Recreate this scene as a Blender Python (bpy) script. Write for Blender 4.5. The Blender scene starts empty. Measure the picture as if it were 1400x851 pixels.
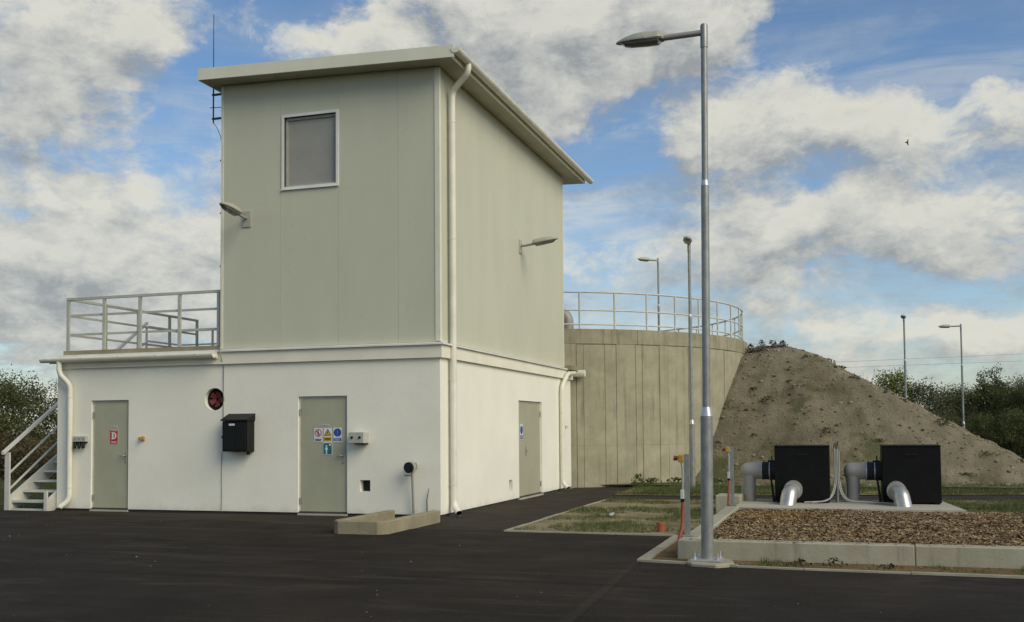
import bpy, bmesh, math, random
from mathutils import Vector, Matrix, noise
from mathutils.geometry import tessellate_polygon
random.seed(7)
S = bpy.context.scene
COL = S.collection
rad = math.radians

# ------------------------------------------------------------------ camera
cam = bpy.data.cameras.new('camera')
camo = bpy.data.objects.new('camera', cam); COL.objects.link(camo)
cam.sensor_width = 36.0
cam.lens = 1413.63 / 1400 * 36
cam.shift_y = 99.5 / 1400
cam.clip_start = 0.1; cam.clip_end = 5000
_r = Vector((0.95304426, 0.30272291, -0.00809196)); _d = Vector((-0.0211118, 0.03976152, -0.99898614)); _f = Vector((-0.30209424, 0.95224885, 0.04428551))
camo.matrix_world = Matrix(((_r.x, -_d.x, -_f.x, 6.5984), (_r.y, -_d.y, -_f.y, -16.6774), (_r.z, -_d.z, -_f.z, 1.5), (0, 0, 0, 1)))
S.camera = camo

# ------------------------------------------------------------------ light
SUN = Vector((0.72, -0.36, 0.60)).normalized()
S.view_settings.view_transform = 'Standard'; S.view_settings.look = 'None'
S.view_settings.exposure = 0.27; S.view_settings.gamma = 1.0; S.view_settings.use_curve_mapping = False
sl = bpy.data.lights.new('sun', 'SUN'); sl.energy = 2.0; sl.angle = rad(40); sl.color = (1.0, 0.90, 0.70)
so = bpy.data.objects.new('sun', sl); COL.objects.link(so)
so.rotation_euler = (-SUN).to_track_quat('-Z', 'Y').to_euler()
so.location = (30, -20, 40)

W = bpy.data.worlds.new('World'); S.world = W; W.use_nodes = True
nt = W.node_tree; nt.nodes.clear()

class NT:
    """small helper to wire nodes"""
    def __init__(s, tree): s.t = tree
    def n(s, typ, **kw):
        x = s.t.nodes.new(typ)
        for k, v in kw.items(): setattr(x, k, v)
        return x
    def put(s, sock, v):
        if hasattr(v, 'is_output') or isinstance(v, bpy.types.NodeSocket): s.t.links.new(v, sock)
        else: sock.default_value = v
    def m(s, op, a, b=None, c=None, clamp=False):
        x = s.n('ShaderNodeMath', operation=op, use_clamp=clamp)
        s.put(x.inputs[0], a)
        if b is not None: s.put(x.inputs[1], b)
        if c is not None: s.put(x.inputs[2], c)
        return x.outputs[0]
    def v(s, op, a, b=None):
        x = s.n('ShaderNodeVectorMath', operation=op)
        s.put(x.inputs[0], a)
        if b is not None: s.put(x.inputs[1], b)
        return x.outputs['Value'] if op in ('DOT_PRODUCT', 'LENGTH') else x.outputs[0]
    def noise(s, vec, scale, detail=4, rough=0.55, dist=0.0, out=0):
        x = s.n('ShaderNodeTexNoise'); s.put(x.inputs['Vector'], vec)
        x.inputs['Scale'].default_value = scale; x.inputs['Detail'].default_value = detail
        x.inputs['Roughness'].default_value = rough; x.inputs['Distortion'].default_value = dist
        return x.outputs[out]
    def ramp(s, fac, stops, mode='LINEAR'):
        x = s.n('ShaderNodeValToRGB'); cr = x.color_ramp; cr.interpolation = mode
        while len(cr.elements) < len(stops): cr.elements.new(0.5)
        for e, (p, c) in zip(cr.elements, stops):
            e.position = p; e.color = (c, c, c, 1) if isinstance(c, (int, float)) else (*c, 1)
        s.put(x.inputs[0], fac); return x.outputs[0]
    def mix(s, fac, a, b, mode='MIX'):
        x = s.n('ShaderNodeMix', data_type='RGBA', blend_type=mode)
        s.put(x.inputs[0], fac)
        s.put(x.inputs[6], a if not isinstance(a, tuple) else (*a, 1)[:4]); s.put(x.inputs[7], b if not isinstance(b, tuple) else (*b, 1)[:4])
        return x.outputs[2]
    def step(s, x, a, b):
        q = s.n('ShaderNodeMapRange', interpolation_type='SMOOTHSTEP')
        s.put(q.inputs[0], x); q.inputs[1].default_value = a; q.inputs[2].default_value = b
        return q.outputs[0]

# cloud cover: (azimuth from +Y, elevation, half widths, amount); elsewhere the noise alone decides
CLOUDS = [(-0.706, 0.339, 0.09, 0.045, 1.0), (-0.753, 0.267, 0.04, 0.026, 0.8), (-0.644, 0.367, 0.057, 0.028, 0.5), (-0.734, 0.169, 0.1, 0.059, 1.0), (-0.642, 0.194, 0.095, 0.044, 0.8), (-0.679, 0.1, 0.123, 0.04, 1.1), (-0.61, 0.258, 0.039, 0.013, 0.35), (-0.461, 0.362, 0.041, 0.017, 0.6), (-0.305, 0.356, 0.141, 0.057, 1.1), (-0.162, 0.37, 0.09, 0.049, 1), (-0.092, 0.381, 0.047, 0.03, 0.8), (-0.347, 0.387, 0.106, 0.028, 0.8), (-0.262, 0.31, 0.064, 0.028, 0.6), (-0.066, 0.284, 0.074, 0.043, 1.0), (0.001, 0.329, 0.045, 0.023, 0.6), (-0.128, 0.268, 0.034, 0.031, 0.6), (0.064, 0.275, 0.056, 0.034, 1.0), (0.143, 0.29, 0.029, 0.026, 0.9), (-0.207, 0.166, 0.063, 0.028, 0.8), (-0.095, 0.196, 0.081, 0.037, 0.7), (0.037, 0.198, 0.113, 0.035, 0.7), (0.116, 0.162, 0.071, 0.032, 0.8), (-0.063, 0.13, 0.067, 0.023, 0.8), (0.09, 0.09, 0.11, 0.022, 0.7), (0.03, 0.062, 0.14, 0.02, 0.6), (-0.578, 0.339, 0.033, 0.03, -1.2), (-0.496, 0.383, 0.041, 0.015, -1.1), (-0.717, 0.243, 0.042, 0.012, -0.6), (-0.624, 0.292, 0.032, 0.035, -0.7), (-0.597, 0.229, 0.039, 0.02, -0.4), (-0.39, 0.387, 0.028, 0.013, -0.5), (-0.192, 0.244, 0.049, 0.056, -1.2), (-0.159, 0.306, 0.042, 0.024, -0.6), (0.047, 0.356, 0.125, 0.034, -1.9), (0.01, 0.305, 0.03, 0.014, -0.9), (0.105, 0.31, 0.022, 0.018, -0.7), (-0.045, 0.235, 0.07, 0.010, -0.6), (0.156, 0.335, 0.04, 0.026, -1), (-0.235, 0.218, 0.028, 0.028, -0.7), (0.016, 0.127, 0.07, 0.011, -0.5), (0.114, 0.115, 0.065, 0.013, -0.6), (-0.761, 0.192, 0.023, 0.01, -0.5), (-0.145, 0.102, 0.048, 0.021, -0.4), (-0.019, 0.309, 0.02, 0.01, -0.2)]
gt = bpy.data.node_groups.new('cloud_density', 'ShaderNodeTree')
gt.interface.new_socket('Vector', in_out='INPUT', socket_type='NodeSocketVector')
gt.interface.new_socket('Density', in_out='OUTPUT', socket_type='NodeSocketFloat')
g = NT(gt)
gi = g.n('NodeGroupInput'); go = g.n('NodeGroupOutput')
vec = g.v('NORMALIZE', gi.outputs[0])
sep = g.n('ShaderNodeSeparateXYZ'); g.put(sep.inputs[0], vec)
az = g.m('ARCTAN2', sep.outputs[0], sep.outputs[1]); el = g.m('ARCSINE', sep.outputs[2])
cmb = g.n('ShaderNodeCombineXYZ'); g.put(cmb.inputs[0], az); g.put(cmb.inputs[1], el)
ae = cmb.outputs[0]
zz = g.m('ADD', g.m('MAXIMUM', sep.outputs[2], 0.0), 0.16)
pd = g.n('ShaderNodeVectorMath', operation='SCALE'); g.put(pd.inputs[0], vec); g.put(pd.inputs['Scale'], g.m('DIVIDE', 1.0, zz))
pv = pd.outputs[0]
warp = g.v('SUBTRACT', g.noise(ae, 14, 5, 0.62, out=1), (0.5, 0.5, 0.5))
warp = g.v('MULTIPLY', warp, (0.10, 0.06, 0.0))
aew = g.v('ADD', ae, warp)
tot = None
for a, e, ra, re_, amp in CLOUDS:
    q = g.v('MULTIPLY', g.v('SUBTRACT', aew, (a, e, 0)), (0.8 / ra, 0.8 / re_, 0))
    gs = g.m('POWER', 0.36788, g.v('DOT_PRODUCT', q, q))
    tot = g.m('MULTIPLY_ADD', gs, amp * 0.8, tot if tot is not None else 0.02)
n1 = g.m('SUBTRACT', g.noise(pv, 1.7, 8, 0.6, 0.2), 0.5)
n2 = g.m('SUBTRACT', g.noise(g.v('MULTIPLY', ae, (1, 1.5, 1)), 15, 10, 0.64, 0.4), 0.5)
n3 = g.m('SUBTRACT', g.noise(g.v('MULTIPLY', aew, (1, 3.2, 1)), 11, 6, 0.6, 0.6), 0.5)
tot = g.m('MULTIPLY_ADD', n1, 1.6, tot)
tot = g.m('MULTIPLY_ADD', n2, 2.2, tot)
tot = g.m('MULTIPLY_ADD', n3, 1.2, tot)
g.put(go.inputs[0], tot)

w = NT(nt)
tc = w.n('ShaderNodeTexCoord')
def dens(v):
    x = w.n('ShaderNodeGroup'); x.node_tree = gt; w.put(x.inputs[0], v); return x.outputs[0]
D0 = tc.outputs['Generated']
d0 = dens(D0); d1 = dens(w.v('ADD', D0, (0.012, 0.0, 0.03)))
alpha = w.step(d0, -0.22, 0.80)
sx = w.n('ShaderNodeSeparateXYZ'); w.put(sx.inputs[0], D0)
cz = w.n('ShaderNodeCombineXYZ'); w.put(cz.inputs[0], w.m('ARCTAN2', sx.outputs[0], sx.outputs[1])); w.put(cz.inputs[1], w.m('MULTIPLY', sx.outputs[2], 5.0))
streak = w.noise(cz.outputs[0], 5.5, 9, 0.62, 0.7)
veil = w.m('MULTIPLY', w.step(streak, 0.34, 0.70), w.m('MULTIPLY', w.step(sx.outputs[2], 0.48, 0.10), 0.85))
puff = w.m('SUBTRACT', w.noise(w.v('MULTIPLY', D0, (1, 1, 1.6)), 24, 9, 0.66, 0.3), 0.5)
lit = w.m('ADD', 0.54, w.m('MULTIPLY', w.m('SUBTRACT', d0, d1), 0.72), clamp=True)
lit = w.m('ADD', lit, w.m('MULTIPLY', puff, 1.3), clamp=True)
thick = w.step(d0, 0.5, 1.9)
lit = w.m('SUBTRACT', lit, w.m('MULTIPLY', thick, 0.16), clamp=True)
cloud = w.ramp(lit, [(0.0, (0.27, 0.285, 0.29)), (0.45, (0.43, 0.435, 0.41)), (1.0, (0.60, 0.59, 0.52))])
sky = w.n('ShaderNodeTexSky', sky_type='NISHITA')
sky.sun_disc = False; sky.sun_elevation = math.asin(SUN.z); sky.sun_rotation = math.atan2(SUN.x, SUN.y)
sky.air_density = 1.0; sky.dust_density = 0.6; sky.ozone_density = 2.5
hs = w.n('ShaderNodeHueSaturation'); hs.inputs['Saturation'].default_value = 1.10; w.put(hs.inputs['Color'], sky.outputs[0])
bg1 = w.n('ShaderNodeBackground'); w.put(bg1.inputs[0], hs.outputs[0]); bg1.inputs[1].default_value = 0.104
bg2 = w.n('ShaderNodeBackground'); w.put(bg2.inputs[0], cloud); bg2.inputs[1].default_value = 1.0
mx = w.n('ShaderNodeMixShader'); w.put(mx.inputs[0], w.m('MULTIPLY', w.m('MAXIMUM', alpha, veil), 0.95)); w.put(mx.inputs[1], bg1.outputs[0]); w.put(mx.inputs[2], bg2.outputs[0])
wo = w.n('ShaderNodeOutputWorld'); w.put(wo.inputs[0], mx.outputs[0])

# ------------------------------------------------------------------ materials
MATS = {}
def base_mat(name):
    m = bpy.data.materials.new(name); m.use_nodes = True
    t = NT(m.node_tree); b = m.node_tree.nodes['Principled BSDF']; MATS[name] = m
    return m, t, b
def mat(name, c, rough=0.6, var=0.08, scale=3.0, bump=0.0, bscale=40.0, metal=0.0, c2=None, lo=0.35, hi=0.65, spec=0.5, stretch=(1, 1, 1), bdist=0.01):
    m, t, b = base_mat(name)
    pos = t.n('ShaderNodeNewGeometry').outputs['Position']
    p = t.v('MULTIPLY', pos, stretch)
    nz = t.noise(p, scale, 6, 0.6)
    c2 = c2 or tuple(x * (1 - var * 2) for x in c)
    c1 = c if c2 else tuple(x * (1 + var) for x in c)
    t.put(b.inputs['Base Color'], t.ramp(nz, [(lo, c2), (hi, c1)]))
    b.inputs['Roughness'].default_value = rough; b.inputs['Metallic'].default_value = metal
    b.inputs['Specular IOR Level'].default_value = spec
    if bump:
        bn = t.n('ShaderNodeBump'); bn.inputs['Strength'].default_value = bump; bn.inputs['Distance'].default_value = bdist
        t.put(bn.inputs['Height'], t.noise(pos, bscale, 4, 0.6)); t.put(b.inputs['Normal'], bn.outputs[0])
    return m
def island_mat(name, stops, rough=0.8, trans=0.0, patch=None):
    """colour differs from leaf to leaf / chip to chip"""
    m, t, b = base_mat(name)
    ge = t.n('ShaderNodeNewGeometry')
    c = t.ramp(ge.outputs['Random Per Island'], stops)
    if patch:
        sc, lo, hi, stops2 = patch
        c2 = t.ramp(ge.outputs['Random Per Island'], stops2)
        dd = t.v('LENGTH', t.v('MULTIPLY', t.v('SUBTRACT', ge.outputs['Position'], sc), (0.75, 1.1, 1)))
        dd = t.m('ADD', dd, t.m('MULTIPLY', t.m('SUBTRACT', t.noise(ge.outputs['Position'], 2.2, 4, 0.6), 0.5), 1.6))
        c = t.mix(t.m('MULTIPLY', t.step(dd, lo, hi), 0.8), c, c2)
    t.put(b.inputs['Base Color'], c); b.inputs['Roughness'].default_value = rough
    b.inputs['Specular IOR Level'].default_value = 0.25
    if trans:
        tr = t.n('ShaderNodeBsdfTranslucent'); t.put(tr.inputs[0], c)
        ms = t.n('ShaderNodeMixShader'); ms.inputs[0].default_value = trans
        out = m.node_tree.nodes['Material Output']
        t.put(ms.inputs[1], b.outputs[0]); t.put(ms.inputs[2], tr.outputs[0]); t.put(out.inputs[0], ms.outputs[0])
    return m

mat('plaster', (0.88, 0.855, 0.715), 0.85, c2=(0.825, 0.80, 0.665), scale=0.9, bump=0.7, bscale=45, bdist=0.006, spec=0.2)
mat('band_plaster', (0.84, 0.805, 0.65), 0.8, c2=(0.77, 0.735, 0.59), scale=1.5, bump=0.15, bscale=60, spec=0.2)
mat('panel', (0.575, 0.57, 0.43), 0.6, c2=(0.54, 0.535, 0.40), scale=1.2, bump=0.08, bscale=8, bdist=0.01, spec=0.35, stretch=(1, 1, 0.3))
mat('trim', (0.78, 0.76, 0.62), 0.45, c2=(0.70, 0.67, 0.52), scale=2)
mat('flashing', (0.82, 0.81, 0.74), 0.4, scale=2)
mat('roof_sheet', (0.74, 0.73, 0.57), 0.5, c2=(0.68, 0.67, 0.52), scale=2)
mat('soffit', (0.46, 0.44, 0.33), 0.6, scale=2)
mat('pvc_white', (0.80, 0.78, 0.66), 0.4, c2=(0.70, 0.67, 0.55), scale=2.5)
mat('door_paint', (0.41, 0.405, 0.285), 0.5, c2=(0.37, 0.365, 0.25), scale=1.6, bump=0.05, bscale=6)
mat('door_frame', (0.55, 0.55, 0.46), 0.45, scale=3)
mat('rail_paint', (0.52, 0.52, 0.44), 0.5, c2=(0.42, 0.42, 0.35), scale=3)
mat('rail_light', (0.62, 0.61, 0.54), 0.45, c2=(0.52, 0.51, 0.45), scale=3)
mat('black_plastic', (0.009, 0.010, 0.009), 0.5, scale=4, spec=0.25)
mat('black_box', (0.007, 0.007, 0.007), 0.6, c2=(0.005, 0.005, 0.005), scale=6, bump=0.15, bscale=15, spec=0.15)
mat('rubber', (0.014, 0.014, 0.014), 0.7, scale=8)
mat('dark_void', (0.02, 0.02, 0.02), 0.9)
mat('fan_red', (0.17, 0.022, 0.018), 0.6, scale=12)
mat('box_grey', (0.46, 0.46, 0.40), 0.5, scale=5)
mat('steel', (0.42, 0.42, 0.40), 0.4, metal=0.8, scale=6)
mat('galv', (0.33, 0.34, 0.315), 0.45, metal=0.45, c2=(0.235, 0.245, 0.23), scale=14, stretch=(1, 1, 0.5))
mat('galv_pale', (0.60, 0.61, 0.60), 0.35, metal=0.6, c2=(0.48, 0.49, 0.49), scale=10)
mat('zinc_pipe', (0.62, 0.61, 0.56), 0.33, metal=0.65, c2=(0.46, 0.45, 0.42), scale=5)
mat('dull_pipe', (0.36, 0.34, 0.31), 0.55, metal=0.2, c2=(0.30, 0.285, 0.26), scale=3)
mat('lamp_shell', (0.42, 0.42, 0.33), 0.5, c2=(0.36, 0.36, 0.28), scale=6)
mat('sign_white', (0.75, 0.76, 0.74), 0.4); mat('sign_red', (0.50, 0.03, 0.025), 0.4); mat('sign_yellow', (0.62, 0.40, 0.02), 0.4)
mat('sign_blue', (0.02, 0.07, 0.33), 0.4); mat('sign_green', (0.01, 0.17, 0.16), 0.4); mat('sign_black', (0.015, 0.015, 0.015), 0.5)
mat('sign_caption', (0.10, 0.19, 0.33), 0.4); mat('nameplate', (0.58, 0.58, 0.54), 0.4)
mat('yellow_plastic', (0.48, 0.29, 0.035), 0.4); mat('red_plastic', (0.16, 0.03, 0.02), 0.4)
mat('orange_pipe', (0.34, 0.105, 0.05), 0.6, c2=(0.26, 0.075, 0.035), scale=6)
mat('grey_conduit', (0.36, 0.36, 0.33), 0.45, scale=6)
mat('wood_dark', (0.05, 0.035, 0.02), 0.9, scale=8)
mat('wire', (0.05, 0.05, 0.045), 0.6); mat('grey_cable', (0.22, 0.21, 0.18), 0.6)
mat('bird_dark', (0.015, 0.015, 0.014), 0.8)
mat('mortar', (0.30, 0.285, 0.24), 0.9, scale=4, bump=0.4, bscale=30)
mat('bag_white', (0.55, 0.55, 0.52), 0.6)

def add_dirt(m, z1, amt, col):
    t = NT(m.node_tree); b = m.node_tree.nodes['Principled BSDF']; src = b.inputs['Base Color'].links[0].from_socket
    pos = t.n('ShaderNodeNewGeometry').outputs['Position']; sp = t.n('ShaderNodeSeparateXYZ'); t.put(sp.inputs[0], pos)
    hgt = t.m('ADD', sp.outputs[2], t.m('MULTIPLY', t.m('SUBTRACT', t.noise(t.v('MULTIPLY', pos, (1, 1, 0.5)), 3.5, 8, 0.7), 0.5), z1 * 2.4))
    k = t.m('MULTIPLY', t.step(hgt, z1, 0.0), amt)
    streak = t.m('MULTIPLY', t.step(t.noise(t.v('MULTIPLY', pos, (7, 7, 0.22)), 1.0, 6, 0.6), 0.62, 0.80), 0.10)
    t.put(b.inputs['Base Color'], t.mix(t.m('MAXIMUM', k, streak), src, (*col, 1)))
add_dirt(MATS['plaster'], 0.16, 0.3, (0.45, 0.42, 0.33)); add_dirt(MATS['panel'], -5, 0.0, (0.33, 0.32, 0.24)); add_dirt(MATS['band_plaster'], -5, 0.0, (0.40, 0.37, 0.28))
def concrete(name, c1, c2, streak=0.0, rough=0.88, bump=0.4, dark=(0.09, 0.082, 0.06), lo=0.50):
    m, t, b = base_mat(name)
    pos = t.n('ShaderNodeNewGeometry').outputs['Position']
    c = t.ramp(t.noise(pos, 1.6, 8, 0.65), [(0.32, c2), (0.68, c1)])
    fine = t.noise(pos, 28, 5, 0.7)
    c = t.mix(t.m('MULTIPLY', t.step(fine, 0.58, 0.75), 0.35), c, dark)
    if streak:
        sp = t.v('MULTIPLY', pos, (5.5, 5.5, 0.35))
        c = t.mix(t.m('MULTIPLY', t.step(t.noise(sp, 1.0, 6, 0.62), lo, lo + 0.25), streak), c, dark)
    t.put(b.inputs['Base Color'], c); b.inputs['Roughness'].default_value = rough
    b.inputs['Specular IOR Level'].default_value = 0.2
    bn = t.n('ShaderNodeBump'); bn.inputs['Strength'].default_value = bump; bn.inputs['Distance'].default_value = 0.012
    t.put(bn.inputs['Height'], t.noise(pos, 22, 6, 0.7)); t.put(b.inputs['Normal'], bn.outputs[0])
    return m
concrete('tank_concrete', (0.42, 0.39, 0.275), (0.29, 0.268, 0.18), streak=0.5)
concrete('rim_concrete', (0.39, 0.36, 0.25), (0.25, 0.23, 0.155), streak=0.6, lo=0.48)
concrete('groove', (0.27, 0.25, 0.18), (0.21, 0.195, 0.14))
concrete('wall_concrete', (0.42, 0.40, 0.30), (0.31, 0.29, 0.205), streak=0.45)
concrete('slab_concrete', (0.46, 0.43, 0.345), (0.36, 0.335, 0.26))
concrete('trough_concrete', (0.36, 0.315, 0.205), (0.23, 0.20, 0.125), bump=0.8)
concrete('kerb_concrete', (0.42, 0.385, 0.29), (0.27, 0.24, 0.17))
concrete('pad_concrete', (0.42, 0.38, 0.28), (0.28, 0.25, 0.18), bump=0.9)
concrete('plinth', (0.08, 0.075, 0.06), (0.05, 0.045, 0.04))

def asphalt(name, c1, c2, dust):
    m, t, b = base_mat(name)
    pos = t.n('ShaderNodeNewGeometry').outputs['Position']
    c = t.ramp(t.noise(pos, 0.55, 7, 0.62), [(0.32, c2), (0.68, c1)])
    sp = t.v('MULTIPLY', pos, (0.5, 1.6, 1))
    c = t.mix(t.m('MULTIPLY', t.step(t.noise(sp, 1.1, 8, 0.72, 0.8), 0.52, 0.72), 0.55), c, dust)
    c = t.mix(t.m('MULTIPLY', t.step(t.noise(pos, 55, 4, 0.75), 0.55, 0.70), 0.42), c, (0.12, 0.11, 0.09, 1))
    rt = t.n('ShaderNodeMapping'); t.put(rt.inputs[0], pos); rt.inputs['Rotation'].default_value = (0, 0, 0.62); rt.inputs['Scale'].default_value = (0.22, 2.6, 1)
    c = t.mix(t.m('MULTIPLY', t.step(t.noise(rt.outputs[0], 1.0, 7, 0.66, 0.6), 0.56, 0.70), 0.38), c, dust)
    rt2 = t.n('ShaderNodeMapping'); t.put(rt2.inputs[0], pos); rt2.inputs['Rotation'].default_value = (0, 0, -0.35); rt2.inputs['Scale'].default_value = (0.16, 3.4, 1)
    c = t.mix(t.m('MULTIPLY', t.step(t.noise(rt2.outputs[0], 1.0, 5, 0.6, 0.4), 0.57, 0.66), 0.5), c, (0.012, 0.010, 0.008, 1))
    c = t.mix(t.m('MULTIPLY', t.step(t.noise(pos, 0.9, 6, 0.7), 0.58, 0.72), 0.35), c, (0.055, 0.034, 0.018, 1))
    c = t.mix(t.m('MULTIPLY', t.step(t.noise(pos, 26, 3, 0.7), 0.66, 0.74), 0.45), c, (0.17, 0.15, 0.12, 1))
    t.put(b.inputs['Base Color'], c)
    t.put(b.inputs['Roughness'], t.ramp(t.noise(pos, 1.3, 5), [(0.3, 0.72), (0.7, 0.92)]))
    b.inputs['Specular IOR Level'].default_value = 0.10
    bn = t.n('ShaderNodeBump'); bn.inputs['Strength'].default_value = 0.7; bn.inputs['Distance'].default_value = 0.01
    t.put(bn.inputs['Height'], t.noise(pos, 60, 4, 0.75)); t.put(b.inputs['Normal'], bn.outputs[0])
asphalt('asphalt', (0.034, 0.0265, 0.019), (0.021, 0.0165, 0.012), (0.085, 0.070, 0.050, 1))
asphalt('asphalt_old', (0.048, 0.039, 0.029), (0.033, 0.027, 0.021), (0.10, 0.088, 0.068, 1))
asphalt('asphalt_seam', (0.042, 0.034, 0.025), (0.027, 0.022, 0.016), (0.10, 0.09, 0.07, 1))

def earth(name, c1, c2, green, gamt, glo, scale=1.2, bump=1.0, dark=None):
    m, t, b = base_mat(name)
    pos = t.n('ShaderNodeNewGeometry').outputs['Position']
    c = t.ramp(t.noise(pos, scale, 9, 0.68), [(0.3, c2), (0.7, c1)])
    c = t.mix(t.m('MULTIPLY', t.step(t.noise(pos, 17, 5, 0.7), 0.56, 0.70), 0.45), c, (c2[0] * 0.45, c2[1] * 0.45, c2[2] * 0.45, 1))
    c = t.mix(t.m('MULTIPLY', t.step(t.noise(pos, 30, 3, 0.6), 0.64, 0.72), 0.4), c, (0.40, 0.36, 0.28, 1))
    c = t.mix(t.m('MULTIPLY', t.step(t.noise(t.v('ADD', pos, (9, 4, 2)), 0.8, 7, 0.65), glo, glo + 0.14), gamt), c, (*green, 1))
    t.put(b.inputs['Base Color'], c); b.inputs['Roughness'].default_value = 0.95; b.inputs['Specular IOR Level'].default_value = 0.1
    bn = t.n('ShaderNodeBump'); bn.inputs['Strength'].default_value = bump; bn.inputs['Distance'].default_value = 0.05
    t.put(bn.inputs['Height'], t.noise(pos, 13, 8, 0.72)); t.put(b.inputs['Normal'], bn.outputs[0])
earth('soil_bank', (0.285, 0.250, 0.170), (0.145, 0.124, 0.082), (0.085, 0.092, 0.036), 0.8, 0.52)
_m = MATS['soil_bank']; _t = NT(_m.node_tree); _b = _m.node_tree.nodes['Principled BSDF']; _s = _b.inputs['Base Color'].links[0].from_socket
_pp = _t.n('ShaderNodeNewGeometry').outputs['Position']
_c = _t.mix(_t.m('MULTIPLY', _t.step(_t.noise(_t.v('ADD', _pp, (3, 1, 7)), 0.55, 6, 0.62, 0.4), 0.50, 0.66), 0.5), _s, (0.115, 0.088, 0.055, 1))
_c = _t.mix(_t.m('MULTIPLY', _t.step(_t.noise(_t.v('ADD', _pp, (13, 5, 2)), 4.5, 7, 0.72), 0.57, 0.66), 0.5), _c, (0.075, 0.068, 0.038, 1))
_t.put(_b.inputs['Base Color'], _c)
earth('soil_patch', (0.36, 0.295, 0.175), (0.22, 0.175, 0.10), (0.11, 0.125, 0.042), 0.75, 0.47)
earth('meadow', (0.16, 0.135, 0.07), (0.085, 0.08, 0.04), (0.06, 0.075, 0.025), 0.9, 0.40)
earth('rust_soil', (0.24, 0.17, 0.08), (0.15, 0.10, 0.05), (0.05, 0.055, 0.02), 0.6, 0.58)
earth('chip_base', (0.10, 0.072, 0.04), (0.045, 0.034, 0.02), (0.05, 0.04, 0.02), 0.3, 0.6)

island_mat('wood_chip', [(0, (0.12, 0.082, 0.043)), (0.35, (0.22, 0.148, 0.072)), (0.7, (0.30, 0.21, 0.105)), (0.93, (0.38, 0.28, 0.155)), (1, (0.42, 0.34, 0.23))], 0.85,
           patch=((5.6, -0.5, 0.15), 0.75, 0.15, [(0, (0.20, 0.115, 0.03)), (0.5, (0.34, 0.20, 0.055)), (1, (0.46, 0.31, 0.12))]))
island_mat('grass_blade', [(0, (0.052, 0.082, 0.020)), (0.55, (0.095, 0.132, 0.036)), (0.85, (0.14, 0.155, 0.052)), (1, (0.26, 0.225, 0.11))], 0.7, 0.25)
island_mat('weed_leaf', [(0, (0.020, 0.024, 0.010)), (0.6, (0.05, 0.055, 0.022)), (1, (0.10, 0.09, 0.04))], 0.8, 0.2)
island_mat('leaf_dark', [(0, (0.060, 0.074, 0.026)), (0.5, (0.105, 0.122, 0.042)), (0.85, (0.145, 0.16, 0.058)), (1, (0.21, 0.205, 0.09))], 0.65, 0.3)
island_mat('leaf_bright', [(0, (0.10, 0.125, 0.028)), (0.5, (0.18, 0.21, 0.05)), (1, (0.26, 0.27, 0.09))], 0.65, 0.3)
island_mat('leaf_grey', [(0, (0.07, 0.08, 0.04)), (0.5, (0.12, 0.125, 0.07)), (1, (0.20, 0.195, 0.12))], 0.65, 0.3)
island_mat('leaf_brown', [(0, (0.06, 0.048, 0.024)), (0.5, (0.12, 0.092, 0.045)), (1, (0.18, 0.14, 0.075))], 0.8, 0.2)
island_mat('clod_dark', [(0, (0.07, 0.06, 0.045)), (0.7, (0.16, 0.14, 0.11)), (1, (0.30, 0.27, 0.22))], 0.95)
island_mat('clod', [(0, (0.10, 0.078, 0.045)), (0.6, (0.20, 0.16, 0.10)), (1, (0.34, 0.29, 0.21))], 0.95)
m, t, b = base_mat('glass_dim'); b.inputs['Base Color'].default_value = (0.17, 0.165, 0.145, 1); b.inputs['Roughness'].default_value = 0.45
_p = t.n('ShaderNodeNewGeometry').outputs['Position']; t.put(b.inputs['Base Color'], t.ramp(t.noise(_p, 3, 4), [(0.3, (0.31, 0.30, 0.255)), (0.7, (0.345, 0.335, 0.285))]))
m, t, b = base_mat('lamp_glass'); b.inputs['Base Color'].default_value = (0.30, 0.30, 0.26, 1); b.inputs['Roughness'].default_value = 0.15; b.inputs['Transmission Weight'].default_value = 0.5

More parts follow.
